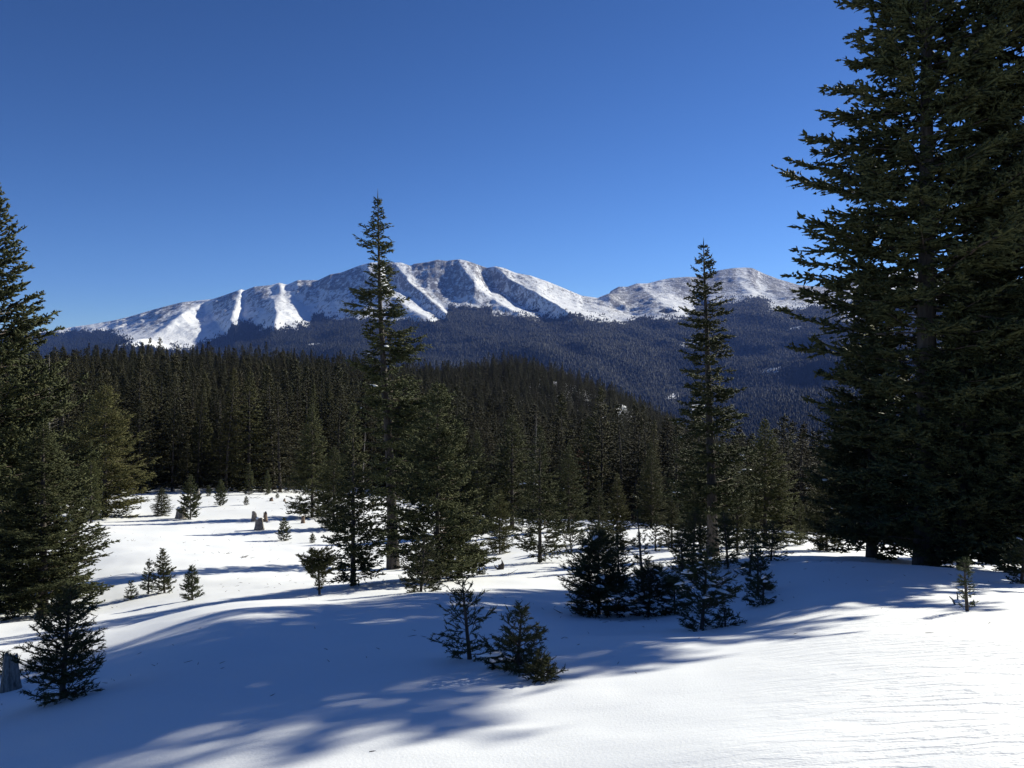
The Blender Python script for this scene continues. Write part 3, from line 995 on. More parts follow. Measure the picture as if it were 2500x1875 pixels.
GR = 'great spruces at the right edge'
t = place_tree('spruce_tree', 'largest dark spruce on the right, its trunk showing below wide boughs against the sky', 'tree', MB1, 2262, 18.0, rz=2.0, group=GR)
snow_on(t, MB1['perch'], 8, 0.07, 31, 1, 7)
t = place_tree('spruce_tree', 'tall spruce at the right edge, cut by the frame in the glare', 'tree', MB3, 2545, 18.3, rz=2.6, scale=1.0, group=GR)
t = place_tree('spruce_tree', 'spruce behind the largest one, filling the gap to its right', 'tree', MB1, 2410, 26.5, rz=4.4, scale=0.85, group=GR)
t = place_tree('spruce_tree', 'shorter broad dark spruce low on the left flank of the great right-hand spruces', 'tree', MB2, 2128, 20.5, rz=1.0, scale=0.72, group=GR)
snow_on(t, MB2['perch'], 10, 0.10, 33, 0.5, 6)
place_tree('spruce_tree', 'broad dark spruce low down between the two tallest trunks on the right', 'tree', MB2, 2350, 17.5, rz=3.0, scale=0.62, group=GR)
place_tree('spruce_tree', 'dark spruce with low boughs reaching the snow at the lower right edge', 'tree', MB2, 2520, 16.5, rz=5.0, scale=0.6, group=GR)
# unseen spruce added just beyond the frame so its shadow fills the foreground
r = root('spruce_tree', 'unseen slim spruce added beyond the right edge of the frame to shade the foreground', 'tree', (17.4, 23.6, gz(17.4, 23.6)), 1.1, 1.0)
for nm in ('trunk', 'branches', 'crown'):
    link(nm, MB3[nm], r)

# --- left side
GL = 'large spruces at the left edge'
t = place_tree('spruce_tree', 'large dark spruce cut by the left edge, its right side ragged against the sky', 'tree', MB2, -14, 19.0, rz=0.7, scale=(0.82, 0.82, 0.955), group=GL)
t = place_tree('spruce_tree', 'low broad spruce under the big left edge spruce, boughs reaching out over the snow', 'tree', MB2, 105, 17.5, rz=2.2, scale=(0.62, 0.62, 0.40), group=GL)
t = place_tree('spruce_tree', 'second dark spruce behind the left edge spruce, at the frame edge', 'tree', MB2, -70, 24.0, rz=4.0, scale=(0.8, 0.8, 0.8), group=GL, crown_mat=M_WARM)

# --- medium trees
MM = []
for q in range(4):
    g = conifer(500 + q, 7.0, R=[1.85, 1.5, 1.3, 2.0][q], prof=[SPRUCE, SPRUCE, NARROW, BUSHY][q], cb=[0.03, 0.05, 0.04, 0.02][q], whorl=0.23, per=7, sp2=0.13, sp3=0.125, l3=0.13, r3=0.024,
                s_top=0.9, s_mid=0.15, s_low=-0.15, curl=0.2, gaps=0.12, per_m=3, nl=0.045, nw=0.02, trunk_r=0.10)
    MM.append(make_meshes('mid_spruce', g))
print('mid', [len(m['crown'].polygons) for m in MM])
mid = [
    # px, base row, top row, Y, proto, width factor, material, label
    (862, 1430, 985, 21.5, 1, 0.95, None, 'green spruce with a fine pointed top standing just left of the tall central spruce'),
    (1068, 1425, 930, 24.0, 3, 0.95, None, 'bushy spruce pressed against the right side of the tall central spruce'),
    (1120, 1410, 1010, 26.0, 0, 0.85, None, 'spruce with drooping crown two steps right of the tall central spruce'),
    (762, 1262, 985, 48.0, 0, 0.9, None, 'dark spruce with spreading skirt at the far side of the clearing, left of centre'),
    (815, 1290, 1090, 44.0, 3, 0.9, None, 'small full spruce partly hidden behind the pointed green spruce left of centre'),
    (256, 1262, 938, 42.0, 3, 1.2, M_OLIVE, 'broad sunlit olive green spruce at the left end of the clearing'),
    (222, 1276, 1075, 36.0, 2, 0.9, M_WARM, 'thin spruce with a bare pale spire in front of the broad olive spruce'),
    (395, 1258, 1190, 50.0, 3, 1.3, None, 'low bushy spruce at the foot of the broad olive spruce, beside the stump'),
    (1318, 1372, 1040, 30.0, 1, 1.0, None, 'spruce with visible trunk and open lower boughs in the sun right of the black stump'),
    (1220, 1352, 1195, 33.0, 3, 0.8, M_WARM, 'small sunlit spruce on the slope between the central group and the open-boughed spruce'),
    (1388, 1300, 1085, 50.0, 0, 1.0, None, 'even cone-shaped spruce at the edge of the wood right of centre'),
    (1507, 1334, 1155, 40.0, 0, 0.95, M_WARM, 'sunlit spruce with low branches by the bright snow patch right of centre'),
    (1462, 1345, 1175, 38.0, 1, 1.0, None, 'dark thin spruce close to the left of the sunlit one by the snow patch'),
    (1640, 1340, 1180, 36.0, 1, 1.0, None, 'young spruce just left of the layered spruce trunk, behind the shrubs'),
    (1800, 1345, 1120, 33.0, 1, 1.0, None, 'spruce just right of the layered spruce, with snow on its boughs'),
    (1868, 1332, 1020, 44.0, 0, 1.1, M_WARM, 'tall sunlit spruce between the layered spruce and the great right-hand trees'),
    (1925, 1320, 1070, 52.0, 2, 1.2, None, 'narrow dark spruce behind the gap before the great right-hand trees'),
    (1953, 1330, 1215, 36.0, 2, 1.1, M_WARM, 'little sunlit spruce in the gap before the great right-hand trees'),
    (2018, 1345, 1120, 27.0, 3, 0.9, None, 'dark spruce with snow-laden boughs at the left foot of the great right-hand trees'),
    (1710, 1330, 1090, 45.0, 0, 1.0, None, 'dark spruce behind the layered spruce, seen past its trunk'),
    (1590, 1290, 1080, 52.0, 0, 1.0, None, 'dark spruce at the wood edge above the bright snow patch'),
    (1250, 1290, 1010, 52.0, 2, 1.3, None, 'slim dark spruce at the wood edge behind the small sunlit spruce'),
    (1165, 1300, 1050, 48.0, 0, 1.0, None, 'spruce at the wood edge behind the right side of the central group'),
]
for q, (px_, base, top, Y_, pr, wf, mt, lab) in enumerate(mid):
    Y_ = solve_Y(px_, base, Y_)
    x = (px_ - CX) / F * Y_
    zt = -(top - HY) / F * Y_
    z0 = gz(x, Y_)
    s = (zt - z0) / 7.0
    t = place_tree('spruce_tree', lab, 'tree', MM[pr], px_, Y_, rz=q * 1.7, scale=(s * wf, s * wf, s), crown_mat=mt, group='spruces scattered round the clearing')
    if lab.find('snow') > 0 or q in (8, 10):
        snow_on(t, MM[pr]['perch'], 7, 0.06 / max(s, .5), 40 + q, 0.8, 5)

# --- small trees and saplings: real needles
def sapling(seed, H, R, prof=BUSHY, dens=1.0, **kw):
    a = dict(cb=0.015, whorl=0.10, per=5, sp2=0.042, sp3=0.04, l3=0.055, r3=0.0075, ring=0.3, per_m=200, nl=0.021, nw=0.0035, k2=0.45, l2max=0.3,
             s_top=1.1, s_mid=0.5, s_low=-0.02, curl=0.25, gaps=0.12, trunk_r=0.016 * H + 0.006, bare=0.1)
    a.update(kw)
    return conifer(seed, H, R=R, prof=prof, **a)


SAPS = [
    # px, base row, top row, Y, half width px, label, options
    (150, 1705, 1418, 7.2, 108, 'bushy dark sapling in the lower left corner beside the rotten stump', dict(cb=0.04, whorl=0.075, per=8, gaps=0.1, sp2=0.05, sp3=0.045)),
    (1148, 1608, 1405, 8.2, 86, 'taller open sapling at the left of the foreground pair', dict(whorl=0.10, per=6, gaps=0.15, sp2=0.055, sp3=0.06)),
    (1262, 1630, 1478, 7.9, 92, 'dense dark sapling at the right of the foreground pair', dict(per=7, whorl=0.075)),
    (1324, 1662, 1595, 7.4, 60, 'tiny low sapling nearest the camera, right of the foreground pair', dict(whorl=0.05, per=7)),
    (1462, 1500, 1288, 12.6, 105, 'snow-laden dark young spruce at the left of the shaded cluster', dict(per=8, whorl=0.09, sp2=0.055, sp3=0.052, l3=0.07, gaps=0.2)),
    (1583, 1502, 1372, 12.8, 92, 'low wide snow-laden young spruce in the middle of the shaded cluster', dict(per=8, whorl=0.085, sp2=0.055, sp3=0.052, l3=0.07, gaps=0.2)),
    (1572, 1455, 1235, 14.5, 34, 'thin sapling with a long bare leader rising behind the shaded cluster', dict(gaps=0.3, per=4, whorl=0.14)),
    (1712, 1538, 1325, 11.6, 92, 'full dark young spruce with snow blobs at the right of the shaded cluster', dict(per=8, whorl=0.09, sp2=0.055, sp3=0.052, l3=0.07, gaps=0.2)),
    (1772, 1530, 1478, 11.4, 36, 'tiny spruce leaning out at the right foot of the full dark young spruce', dict(per=6, whorl=0.05)),
    (1862, 1478, 1400, 12.6, 42, 'round low dark sapling on the shaded slope right of the cluster', dict(per=6, whorl=0.07)),
    (1850, 1450, 1330, 14.0, 46, 'dark sapling standing just behind the round low one on the shaded slope', dict(per=6, whorl=0.1)),
    (2362, 1492, 1358, 9.0, 20, 'skinny lone sapling on the bright snow at the right, snowy debris at its foot', dict(per=4, whorl=0.07, gaps=0.1)),
    (2492, 1425, 1275, 12.5, 55, 'sparse young spruce at the right edge beside the great trees', dict(per=5, whorl=0.12)),
    (402, 1447, 1338, 19.3, 27, 'tallest of the four saplings in a row, with a narrow waist', dict(per=6, whorl=0.09)),
    (362, 1450, 1364, 19.2, 27, 'thin open sapling left of the tallest in the row of four', dict(per=5, whorl=0.11, gaps=0.2)),
    (320, 1463, 1418, 18.0, 20, 'smallest sapling, leftmost of the row of four', dict(per=5, whorl=0.08)),
    (470, 1465, 1377, 17.2, 29, 'sapling with a thick dark base, rightmost of the row of four', dict(per=6, whorl=0.08)),
    (1027, 1445, 1290, 19.5, 58, 'bushy young spruce with spreading base in front of the central group', dict(per=7, whorl=0.12, sp2=0.07)),
    (1172, 1403, 1335, 23.0, 30, 'small sunlit sapling on the slope right of the central group', dict(per=6, whorl=0.1)),
    (1450, 1395, 1270, 20.0, 45, 'sapling rising behind the left of the shaded cluster', dict(per=6, whorl=0.12, sp2=0.08)),
    (1512, 1440, 1300, 15.5, 42, 'dark sapling squeezed between the left and middle bushes of the shaded cluster', dict(per=7, whorl=0.1, sp2=0.06)),
    (1648, 1500, 1405, 13.2, 48, 'low dark sapling filling the gap left of the full dark young spruce', dict(per=8, whorl=0.08)),
    (1690, 1385, 1235, 22.0, 62, 'backlit leafy sapling at the left foot of the layered spruce', dict(per=7, whorl=0.12, sp2=0.07, sp3=0.06)),
    (1778, 1385, 1240, 21.5, 55, 'backlit leafy sapling at the right foot of the layered spruce', dict(per=7, whorl=0.12, sp2=0.07, sp3=0.06)),
    (1882, 1375, 1270, 24.0, 55, 'rounded sapling at the top of the shaded slope before the olive spruce', dict(per=7, whorl=0.13, sp2=0.08, sp3=0.07)),
    (1395, 1350, 1262, 27.0, 34, 'small spruce just left of the dark thin tree at the snow patch', dict(per=6, whorl=0.15, sp2=0.09, sp3=0.08)),
    (8, 1650, 1585, 7.7, 46, 'sprig of spruce leaning over the rotten stump in the lower left corner', dict(per=5, whorl=0.06)),
    (1600, 1345, 1262, 30.0, 26, 'little sapling on the bright snow patch beyond the cluster', dict(per=5, whorl=0.15, sp2=0.09)),
    (1668, 1400, 1280, 20.0, 50, 'loose leafy sapling left of the layered spruce trunk', dict(per=6, whorl=0.13, sp2=0.08)),
    (1830, 1400, 1285, 19.5, 50, 'loose sapling right of the layered spruce trunk at the shadow edge', dict(per=6, whorl=0.13, sp2=0.08)),
]
for q, (px_, base, top, Y_, hw, lab, opt) in enumerate(SAPS):
    opt = dict(opt)
    Y_ = solve_Y(px_, base, Y_)
    x = (px_ - CX) / F * Y_
    z0 = gz(x, Y_)
    H = -(top - HY) / F * Y_ - z0
    H = max(H, 0.2)
    kk = max(1.0, Y_ / 11.0)
    g = sapling(900 + q, H, hw / F * Y_, prof=BUSHY if q != 11 else NARROW, per_m=170 / kk, nw=0.0035 * kk, nl=0.021 * kk ** 0.5, r3=0.0055 * kk, **opt)
    M = make_meshes('sapling', g)
    t = place_tree('spruce_sapling', lab, 'young tree', M, px_, Y_, rz=0, group='young spruces in the snow', sink=0.05, tilt=(0.07 * math.sin(q * 2.3), 0.09 * math.sin(q * 3.7 + 1)))
    if q in (4, 5, 7):
        snow_on(t, M['perch'], 11, 0.062, 70 + q, 0.1, 9, -0.08)
    if q in (2, 9, 12, 17):
        snow_on(t, M['perch'], 2, 0.06, 70 + q)

# the bent bushy sapling
g = sapling(950, 0.80, 0.33, prof=cprof([(0, 0.15), (0.3, 0.25), (0.42, 0.75), (0.6, 1.0), (0.85, 0.8), (1, 0.45)]), lean=(-0.04, 0), per=8, whorl=0.065, cb=0.12,
            s_top=0.5, s_mid=0.2, s_low=0.3)
M = make_meshes('sapling', g)
place_tree('spruce_sapling', 'round-headed olive sapling on a bare twisted stem below the central group', 'young tree', M, 780, 15.0, group='young spruces in the snow', crown_mat=M_WARM)

# --- clearing saplings (one mesh kind each, copied)
MS = []
for q in range(3):
    g = conifer(980 + q, 2.6, R=[0.75, 0.5, 0.9][q], prof=[BUSHY, NARROW, BUSHY][q], cb=0.04, whorl=0.16, per=6, sp2=0.09, sp3=0.08, l3=0.10, r3=0.026,
                s_top=1.0, s_mid=0.4, s_low=0.0, curl=0.25, per_m=10, nl=0.03, nw=0.012, trunk_r=0.035)
    MS.append(make_meshes('clearing_spruce', g))
for q, (px_, base, top, Y_, pr, wf, mt, lab) in enumerate([
    (465, 1268, 1162, 50, 0, 0.9, None, 'tallest small spruce in the clearing, beside the snow-capped stump'),
    (538, 1234, 1171, 60, 0, 0.9, None, 'small sunlit spruce at the back of the clearing, right of the tallest one'),
    (509, 1212, 1184, 68, 2, 0.9, None, 'tiny spruce at the far edge of the clearing behind the sunlit one'),
    (601, 1233, 1211, 60, 2, 1.1, M_WARM, 'yellowish tiny shrub-like spruce at the back of the clearing'),
    (608, 1208, 1133, 69, 1, 1.1, None, 'tall thin pale spruce at the far edge of the clearing'),
    (652, 1208, 1148, 69, 1, 1.1, None, 'thin pale spruce at the far edge, right of the other thin one'),
    (693, 1321, 1263, 42, 2, 1.0, None, 'wide low spruce in the clearing right of the large grey stump'),
    (763, 1326, 1302, 41, 2, 1.3, None, 'round little spruce low in the clearing by the central group'),
    (677, 1216, 1205, 67, 2, 1.4, M_WARM, 'sparse tiny spruce at the far right edge of the clearing'),
    (1195, 1280, 1225, 45, 0, 1.0, M_WARM, 'sunlit small spruce at the wood edge right of the central group'),
    (1420, 1330, 1290, 38, 0, 1.0, M_WARM, 'small spruce at the left of the bright snow patch'),
    (1560, 1320, 1295, 40, 2, 1.0, M_WARM, 'tiny olive spruce in the middle of the bright snow patch'),
]):
    Y_ = solve_Y(px_, base, Y_)
    x = (px_ - CX) / F * Y_
    s = max(0.15, (-(top - HY) / F * Y_ - gz(x, Y_)) / 2.6)
    place_tree('small_spruce', lab, 'young tree', MS[pr], px_, Y_, rz=q * 2.1, scale=(s * wf, s * wf, s), crown_mat=mt, group='small spruces in the clearing')

# ---------------------------------------------------------------- forest
FP = []
for q in range(6):
    Hq = 12.0
    g = conifer(700 + q, Hq, R=[2.3, 1.9, 1.65, 2.7, 2.1, 1.6][q], prof=[SPRUCE, NARROW, NARROW, SPRUCE, BUSHY, SPRUCE][q], cb=[0.02, 0.03, 0.05, 0.02, 0.02, 0.07][q],
                whorl=0.42, per=6, sp2=0.30, sp3=0.26, l3=0.24, r3=0.05, ring=0.3, s_top=0.9, s_mid=0.1, s_low=-0.3, curl=0.12, gaps=0.1, per_m=0, trunk_r=0.14,
                kink=0.1)
    FP.append(make_meshes('forest_spruce', g, M_FOREST))
    FP[-1]['trunk'].materials[0] = M_SHADEBARK  # trunks darkened for the shade inside the wood
print('forest', [len(m['crown'].polygons) for m in FP])


def edge_Y(px):
    return np.interp(px, [-700, 0, 200, 300, 700, 760, 900, 1100, 1250, 1400, 1600, 1750, 1950, 2200, 3000],
                     [62, 64, 66, 74, 76, 85, 92, 86, 70, 60, 55, 50, 50, 40, 40])


def forest_points(rng):
    P = []
    Y_ = 38.0
    while Y_ < 640:
        sp = 3.0 if Y_ < 130 else (3.5 if Y_ < 260 else 4.0)
        xs = np.arange(-0.78 * Y_, 0.78 * Y_, sp)
        xs = xs + rng.uniform(-0.42, 0.42, len(xs)) * sp
        ys = Y_ + rng.uniform(-0.42, 0.42, len(xs)) * sp
        pxs = CX + F * xs / ys
        ok = ys > edge_Y(pxs) + rng.uniform(-1, 2.5, len(xs))
        P.append(np.stack([xs[ok], ys[ok]], 1))
        Y_ += sp
    return np.concatenate(P)


rng = np.random.default_rng(77)
pts = forest_points(rng)
zs = ground_z(pts[:, 0], pts[:, 1])
hh = rng.uniform(0.55, 1.2, len(pts)) * (1 - 0.12 * (rng.random(len(pts)) < 0.2)) + 0.12 * fbm(pts[:, 0] / 40, pts[:, 1] / 40, 3, 2)
small = rng.random(len(pts)) < 0.12
hh[small] *= 0.6
px_all = CX + F * pts[:, 0] / pts[:, 1]
# glades on the hill so that the snow glints through
gl = fbm(pts[:, 0] / 22, pts[:, 1] / 30, 9, 3)
ok = ~((gl > 0.5) & (pts[:, 1] > 200) & (rng.random(len(pts)) < 0.75))
# lower trees where the wood drops to the right
hh *= np.interp(px_all, [0, 1100, 1500, 1700, 2500], [1.22, 1.05, 0.95, 0.9, 0.95])
pts, zs, hh, px_all = pts[ok], zs[ok], hh[ok], px_all[ok]
# the top of the wood as it is seen from the clearing
lim = np.interp(px_all, [-400, 0, 150, 300, 420, 550, 700, 850, 1000, 1250, 1400, 1500, 1600, 1700, 1900, 2500],
                [850, 850, 852, 838, 832, 850, 835, 850, 868, 857, 905, 945, 985, 1002, 1005, 1000]) + rng.uniform(-14, 46, len(pts)) + 60 * rng.random(len(pts)) ** 2 * (pts[:, 1] < 160)
hmax = (-(lim - HY) / F * pts[:, 1] - zs) / 12.0
hh = np.minimum(hh, hmax)
ok = hh > 0.28
pts, zs, hh, px_all = pts[ok], zs[ok], hh[ok], px_all[ok]
rot = rng.uniform(0, 2 * PI, len(pts))
var = rng.integers(0, 6, len(pts))
wid = rng.uniform(0.75, 1.4, len(pts)) / np.clip(hh, 0.6, 1.2) ** 0.35
tlt = rng.normal(0, 0.03, (len(pts), 2))
inframe = (px_all > -60) & (px_all < 2560)
# how much of each tree is seen: nearest rows first
order = np.argsort(pts[:, 1] + np.where(inframe, 0, 1e5) + np.where((px_all > 1990), 60, 0))
ind = order[:290]
reds = 0
for q in ind:
    x, y = pts[q]
    m = FP[var[q]]
    pq = px_all[q]
    red = (1415 < pq < 1500 and 74 < y < 110 and reds < 2)
    if red:
        reds += 1
        hh[q] = min(hh[q], 0.62 if reds == 1 else 0.5); wid[q] *= 0.8
        lab, grp, mt = 'spruce with rust red dying needles among the dark wood right of centre', 'dying red spruces', M_RED
    else:
        mt = None
        rowk = y - edge_Y(pq)
        rw = 'in the front row' if rowk < 4.5 else ('in the second row' if rowk < 10 else 'deeper')
        kind = ('slender' if var[q] in (2, 5) else ('broad' if var[q] in (0, 3) else 'full')) + (' tall' if hh[q] > 0.95 else (' short' if hh[q] < 0.68 else ''))
        for lim_, where in ((180, 'wood beside the left edge trees'), (420, 'forest wall behind the broad olive spruce'),
                            (600, 'forest wall behind the stumps'), (760, 'forest wall right of the clearing'),
                            (960, 'wood just left of the central spruce'), (1160, 'wood just right of the central spruce'),
                            (1300, 'wood behind the open-boughed spruce'), (1450, 'wood left of the bright snow patch'),
                            (1600, 'wood above the bright snow patch'), (1740, 'wood left of the layered spruce'),
                            (1990, 'wood right of the layered spruce'), (9999, 'wood behind the great right-hand trees')):
            if pq < lim_:
                break
        lab, grp = kind + ' spruce ' + rw + (' in the ' if rw == 'deeper' else ' of the ') + where, 'spruces of the ' + where
    if mt is None and q % 7 == 3:
        mt = M_WARM2
    r = root('forest_spruce', lab, 'tree', (x, y, zs[q] - 0.1), rot[q], (hh[q] * wid[q], hh[q] * wid[q], hh[q]), grp, (tlt[q, 0], tlt[q, 1]))
    link('trunk', m['trunk'], r)
    c = link('crown', m['crown'], r)
    if mt:
        c.material_slots[0].link = 'OBJECT'
        c.material_slots[0].material = mt

rest = np.setdiff1d(np.arange(len(pts)), ind)
print('forest rest', len(rest))


def instanced(name, pts, zs, rot, scl, wid, var, sources):
    me = bpy.data.meshes.new(name)
    me.vertices.add(len(pts))
    me.vertices.foreach_set('co', np.stack([pts[:, 0], pts[:, 1], zs - 0.1], 1).astype(np.float32).ravel())
    a = me.attributes.new('rot', 'FLOAT_VECTOR', 'POINT')
    a.data.foreach_set('vector', np.stack([0.03 * np.sin(rot * 37), 0.03 * np.cos(rot * 51), rot], 1).astype(np.float32).ravel())
    a = me.attributes.new('scl', 'FLOAT_VECTOR', 'POINT')
    a.data.foreach_set('vector', np.stack([scl * wid, scl * wid, scl], 1).astype(np.float32).ravel())
    a = me.attributes.new('var', 'INT', 'POINT')
    a.data.foreach_set('value', var.astype(np.int32))
    ob = link(name, me)
    ng = bpy.data.node_groups.new(name, 'GeometryNodeTree')
    ng.interface.new_socket('Geometry', in_out='INPUT', socket_type='NodeSocketGeometry')
    ng.interface.new_socket('Geometry', in_out='OUTPUT', socket_type='NodeSocketGeometry')
    N, Lk = ng.nodes, ng.links
    gi, go = N.new('NodeGroupInput'), N.new('NodeGroupOutput')
    jn = N.new('GeometryNodeJoinGeometry')
    for src in reversed(sources):
        oi = N.new('GeometryNodeObjectInfo')
        oi.transform_space = 'ORIGINAL'
        oi.inputs['Object'].default_value = src
        oi.inputs['As Instance'].default_value = True
        Lk.new(oi.outputs['Geometry'], jn.inputs[0])
    ip = N.new('GeometryNodeInstanceOnPoints')
    ip.inputs['Pick Instance'].default_value = True
    Lk.new(gi.outputs[0], ip.inputs['Points'])
    Lk.new(jn.outputs[0], ip.inputs['Instance'])

    def attr(nm, ty):
        n = N.new('GeometryNodeInputNamedAttribute'); n.data_type = ty
        n.inputs['Name'].default_value = nm
        return n.outputs['Attribute']
    Lk.new(attr('var', 'INT'), ip.inputs['Instance Index'])
    e2r = N.new('FunctionNodeEulerToRotation')
    Lk.new(attr('rot', 'FLOAT_VECTOR'), e2r.inputs[0])
    Lk.new(e2r.outputs[0], ip.inputs['Rotation'])
    Lk.new(attr('scl', 'FLOAT_VECTOR'), ip.inputs['Scale'])
    Lk.new(ip.outputs[0], go.inputs[0])
    md = ob.modifiers.new('trees', 'NODES'); md.node_group = ng
    return ob


src = {}
for o in C.objects:
    if o.parent and o.name.startswith('crown') and o.data.name.startswith('forest_spruce'):
        for q in range(6):
            if o.data == FP[q]['crown'] and q not in src and o.material_slots[0].link == 'DATA':
                src[q] = o
ob = instanced('forest', pts[rest], zs[rest], rot[rest], hh[rest], wid[rest], var[rest], [src[q] for q in range(6)])
ob['kind'] = 'stuff'
ob['label'] = 'dense dark spruce forest covering the hill beyond the clearing'
ob['category'] = 'forest'


# dead standing trees
for q, (px_, Y_, top, lab) in enumerate([(1302, 66, 1000, 'bare grey snag with a broken top in front of the wood behind the central group'),
                                   (118, 46, 860, 'bare grey dead tree with thin branches behind the left edge trees'),
                                   (540, 84, 950, 'pale dead trunk standing in the forest wall behind the clearing'),
                                   (1545, 70, 1040, 'thin bare grey snag in the wood above the bright snow patch'),
                                   (1925, 60, 1050, 'grey dead trunk beside the great right-hand trees'),
                                   (885, 60, 1030, 'grey dead tree just left of the central spruce, behind the pointed one')]):
    x = (px_ - CX) / F * Y_
    z0 = gz(x, Y_)
    s_ = (-(top - HY) / F * Y_ - z0) / 12.0
    r = root('dead_tree', lab, 'dead tree', (x, Y_, z0 - 0.1), q * 1.3, (s_ * 0.7, s_ * 0.7, s_), None, (0.02 * (q - 2), 0.03))
    for nm in ('trunk', 'branches'):
        o = link(nm, FP[q % 6][nm], r)
        o.material_slots[0].link = 'OBJECT'
        o.material_slots[0].material = M_GREYWOOD

# ---------------------------------------------------------------- stumps
def stump(name, label, px_, Y_, w, h, mat, seed, jag=0.3, cap=False, group='old stumps in the clearing'):
    rng = np.random.default_rng(seed)
    x = (px_ - CX) / F * Y_
    r = root(name, label, 'stump', (x, Y_, gz(x, Y_) - 0.04), 0, 1.0, group)
    n, m = 26, 7
    V, T = [], []
    grv = rng.uniform(-1, 1, n)
    kn = rng.uniform(-1, 1, 8)
    top = [1 + jag * (0.5 * math.sin(2 * PI * j / n + seed) + 0.6 * np.interp(j * 7 / n, range(8), kn) + 0.08 * rng.uniform(-1, 1)) for j in range(n)]
    for k in range(m):
        f = k / (m - 1)
        for j in range(n):
            a = 2 * PI * j / n
            rr = w / 2 * (1.28 - 0.46 * f ** 0.7 + 0.25 * math.exp(-f * 9)) * (1 + 0.07 * math.sin(a * 4 + seed) + 0.10 * grv[j])
            V.append((rr * math.cos(a), rr * math.sin(a), h * f * top[j] if k else -0.1))
    for j in range(n):
        a = 2 * PI * j / n
        V.append((w * 0.30 * math.cos(a), w * 0.30 * math.sin(a), h * (top[j] * 0.5 + 0.42)))
    V.append((0, 0, h * 0.86))
    for k in range(m):
        for j in range(n):
            a, b = k * n + j, k * n + (j + 1) % n
            T += [(a, b, b + n), (a, b + n, a + n)]
    for j in range(n):
        T.append((m * n + j, m * n + (j + 1) % n, len(V) - 1))
    link('stump_wood', mesh_tris('stump_wood', np.array(V), np.array(T), mat), r)
    if cap:
        c = link('snow_cap', BLOBS[1], r)
        c.location = (0, 0, h * 0.96); c.scale = (w * 0.46, w * 0.6, w * 0.5)
    return r


stump('tree_stump', 'grey weathered stump with a cap of snow beside the tallest small spruce', 441, 49.0, 0.50, 0.70, M_GREYWOOD, 1, 0.1, True)
stump('tree_stump', 'tall thin stump behind the tallest small spruce', 483, 62.0, 0.30, 0.6, M_GREYWOOD, 2, 0.2, True)
stump('tree_stump', 'large grooved grey stump, nearest of the group of three', 633, 43.5, 0.44, 0.66, M_GREYWOOD, 3, 0.1, True)
stump('tree_stump', 'grey stump with slanting broken top, left of the group of three', 621, 48.0, 0.30, 0.50, M_GREYWOOD, 4, 0.5, True)
stump('tree_stump', 'brownish stump with a notched top, right of the group of three', 648, 48.0, 0.22, 0.55, M_BROWNWOOD, 5, 0.25)
stump('tree_stump', 'lone brown upright stump near the skirt of the dark spruce', 740, 47.5, 0.20, 0.46, M_BROWNWOOD, 6, 0.1)
stump('tree_stump', 'small reddish brown stump at the back of the clearing', 662, 60.0, 0.24, 0.26, M_BROWNWOOD, 7, 0.3)
stump('tree_stump', 'smallest brown stump at the back right of the clearing', 694, 60.0, 0.15, 0.26, M_BROWNWOOD, 8, 0.5)
stump('tree_stump', 'rotten dark stump in the lower left corner next to the bushy sapling', 26, 7.9, 0.16, 0.30, M_GREYWOOD, 9, 0.7, False)
r = stump('tree_stump', 'black jagged stump with a horn-like splinter on the slope right of centre', 1222, 22.5, 0.13, 0.16, M_DARKWOOD, 10, 0.6, False)
V, T = tube([(0.04, 0, 0.05), (0.07, 0, 0.16), (0.03, 0, 0.3)], [0.06, 0.045, 0.008], 6)
link('splinter', mesh_tris('splinter', V, T, M_DARKWOOD), r)
V, T = tube([(-0.06, 0, 0.03), (-0.14, 0, 0.10), (-0.18, 0, 0.17)], [0.03, 0.02, 0.005], 6)
link('splinter', mesh_tris('splinter', V, T, M_DARKWOOD), r)

# fallen twigs and bits of grass on the snow
def twig(px_, Y_, size, label, seed, mat=M_TWIG, n=4, lift=0.3):
    rng = np.random.default_rng(seed)
    x = (px_ - CX) / F * Y_
    parts = []
    for k_ in range(n):
        a = rng.uniform(0, 2 * PI); L_ = size * rng.uniform(0.5, 1.0)
        p0 = np.array([rng.uniform(-.2, .2) * size, rng.uniform(-.2, .2) * size, -0.02])
        d = np.array([math.cos(a), math.sin(a) * 0.6, lift * rng.uniform(0.3, 1.6)])
        parts.append(tube([p0, p0 + d * L_ * 0.5, p0 + d * L_ + np.array([0, 0, 0.1 * L_])], [0.016 * size + .004, 0.012 * size + .003, 0.002], 5))
    V, T = join(parts)
    o = link('fallen_twig', mesh_tris('fallen_twig', V, T, mat))
    o.location = (x, Y_, gz(x, Y_))
    o['label'] = label; o['category'] = 'twig'; o['group'] = 'twigs lying on the snow'
    return o


for q, (a, b, s, lab) in enumerate([
    (282, 17.5, 0.12, 'tiny dark twig tuft just left of the row of four saplings'),
    (328, 23.5, 0.16, 'dark twig sticking out of the snow above the row of saplings'),
    (360, 25.0, 0.22, 'scrap of wood on the snow nearest the left edge trees'),
    (320, 36.0, 0.3, 'dark scrap on the far snow right of the left edge trees'),
    (486, 27.0, 0.16, 'small forked twig in the middle of the clearing'),
    (545, 30.5, 0.5, 'spray of dry twigs lying in the clearing below the stumps'),
    (588, 29.0, 0.5, 'second spray of dry twigs, right of the first below the stumps'),
    (620, 62.0, 0.7, 'dark brush line at the back of the clearing'),
    (1232, 20.5, 0.35, 'long thin stick lying just below the black jagged stump'),
    (1395, 11.9, 0.30, 'dead reddish branch lying out from the left of the shaded cluster'),
    (700, 55.0, 0.5, 'dark twigs left of the dark skirted spruce'),
]):
    twig(a, b, s, lab, 300 + q, n=7 if s > 0.4 else 4, lift=0.3 if s < 0.4 else 0.12)
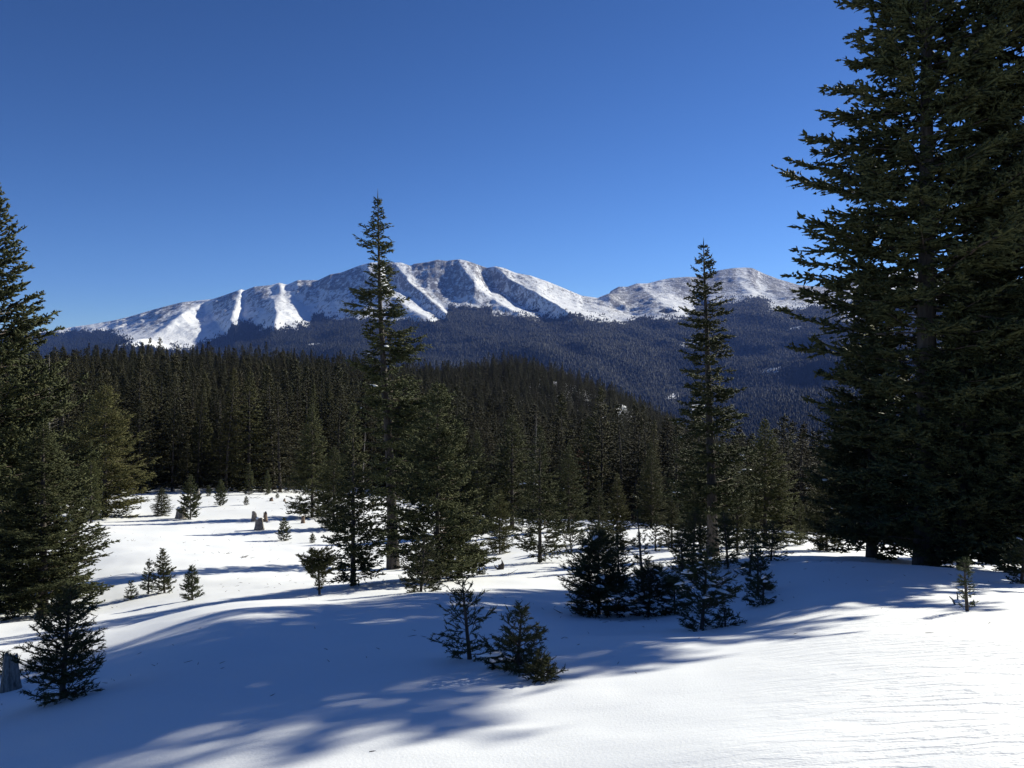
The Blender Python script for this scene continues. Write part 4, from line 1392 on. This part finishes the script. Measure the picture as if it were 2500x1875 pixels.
rng = np.random.default_rng(5)
parts = []
LP = []
for (px_, Y_, n_, sp_) in [(862, 20, 60, 2.5), (1040, 20, 50, 2.2), (1500, 12, 40, 1.2), (1700, 12, 40, 1.2), (300, 34, 40, 6), (560, 40, 60, 8), (1735, 24, 50, 2.5),
                           (2200, 15, 60, 3.0), (150, 7.3, 30, 0.6), (1200, 8.4, 25, 0.7), (1000, 10, 12, 4), (600, 7, 8, 2.5), (1700, 7, 10, 2.5), (640, 56, 50, 6)]:
    cx_ = (px_ - CX) / F * Y_
    for _ in range(n_):
        LP.append((cx_ + rng.normal(0, sp_), Y_ + rng.normal(0, sp_ * 0.7), 0.012 + 0.0011 * Y_))
LP = np.array(LP); LP = LP[LP[:, 1] > 4]
lz = ground_z(LP[:, 0], LP[:, 1])
for (x_, y_, s_), z_ in zip(LP, lz):
    a_ = rng.uniform(0, PI); d_ = np.array([math.cos(a_), math.sin(a_), rng.uniform(0, 0.3)]) * s_ * rng.uniform(0.8, 2.4)
    p_ = np.array([x_, y_, z_ + 0.002])
    parts.append(tube([p_ - d_, p_ + d_ * 0.2, p_ + d_], [0.1 * s_, 0.13 * s_, 0.03 * s_], 3, cap=False))
V, T = join(parts)
o = link('needle_litter', mesh_tris('needle_litter', V, T, M_TWIG), kind='stuff')
o['label'] = 'scraps of bark and needles blown over the snow'; o['category'] = 'litter'
r = root('snowy_debris', 'clump of snowy debris at the foot of the lone skinny sapling', 'debris', ((2338 - CX) / F * 8.95, 8.95, gz((2338 - CX) / F * 8.95, 8.95)), 0)
for q, (dx, dy, s) in enumerate([(0, 0, 0.05), (0.07, 0.02, 0.035), (0.14, -0.03, 0.03)]):
    o = link('snow_clump', BLOBS[q], r); o.location = (dx, dy, 0.03); o.scale = (s, s, s * 1.3)
V, T = join([tube([(-0.03, 0, 0), (-0.05, 0, 0.05), (-0.09, 0, 0.09)], [0.012, 0.01, 0.004], 5), tube([(0, 0, 0.02), (0.0, 0, 0.09), (-0.01, 0, 0.14)], [0.01, 0.008, 0.004], 5)])
link('dead_twig', mesh_tris('dead_twig', V, T, M_GREYWOOD), r)

# ---------------------------------------------------------------- haze
def haze():
    x0, x1, y0, y1, z0, z1 = -9500, 9500, -1200, 14500, -420, 1500
    V = np.array([(x, y, z) for x in (x0, x1) for y in (y0, y1) for z in (z0, z1)], float)
    Q = np.array([(0, 1, 3, 2), (4, 6, 7, 5), (0, 4, 5, 1), (2, 3, 7, 6), (0, 2, 6, 4), (1, 5, 7, 3)])
    m = bpy.data.materials.new('haze'); m.use_nodes = True
    nt = m.node_tree; nt.nodes.clear()
    out = nt.nodes.new('ShaderNodeOutputMaterial'); pv = nt.nodes.new('ShaderNodeVolumePrincipled')
    pv.inputs['Color'].default_value = (0.18, 0.34, 1.0, 1)
    pv.inputs['Density'].default_value = 2.6e-5
    pv.inputs['Anisotropy'].default_value = 0.0
    nt.links.new(pv.outputs[0], out.inputs['Volume'])
    me = mesh_tris('haze', V, Q, m)
    link('haze', me, kind='stuff')


haze()
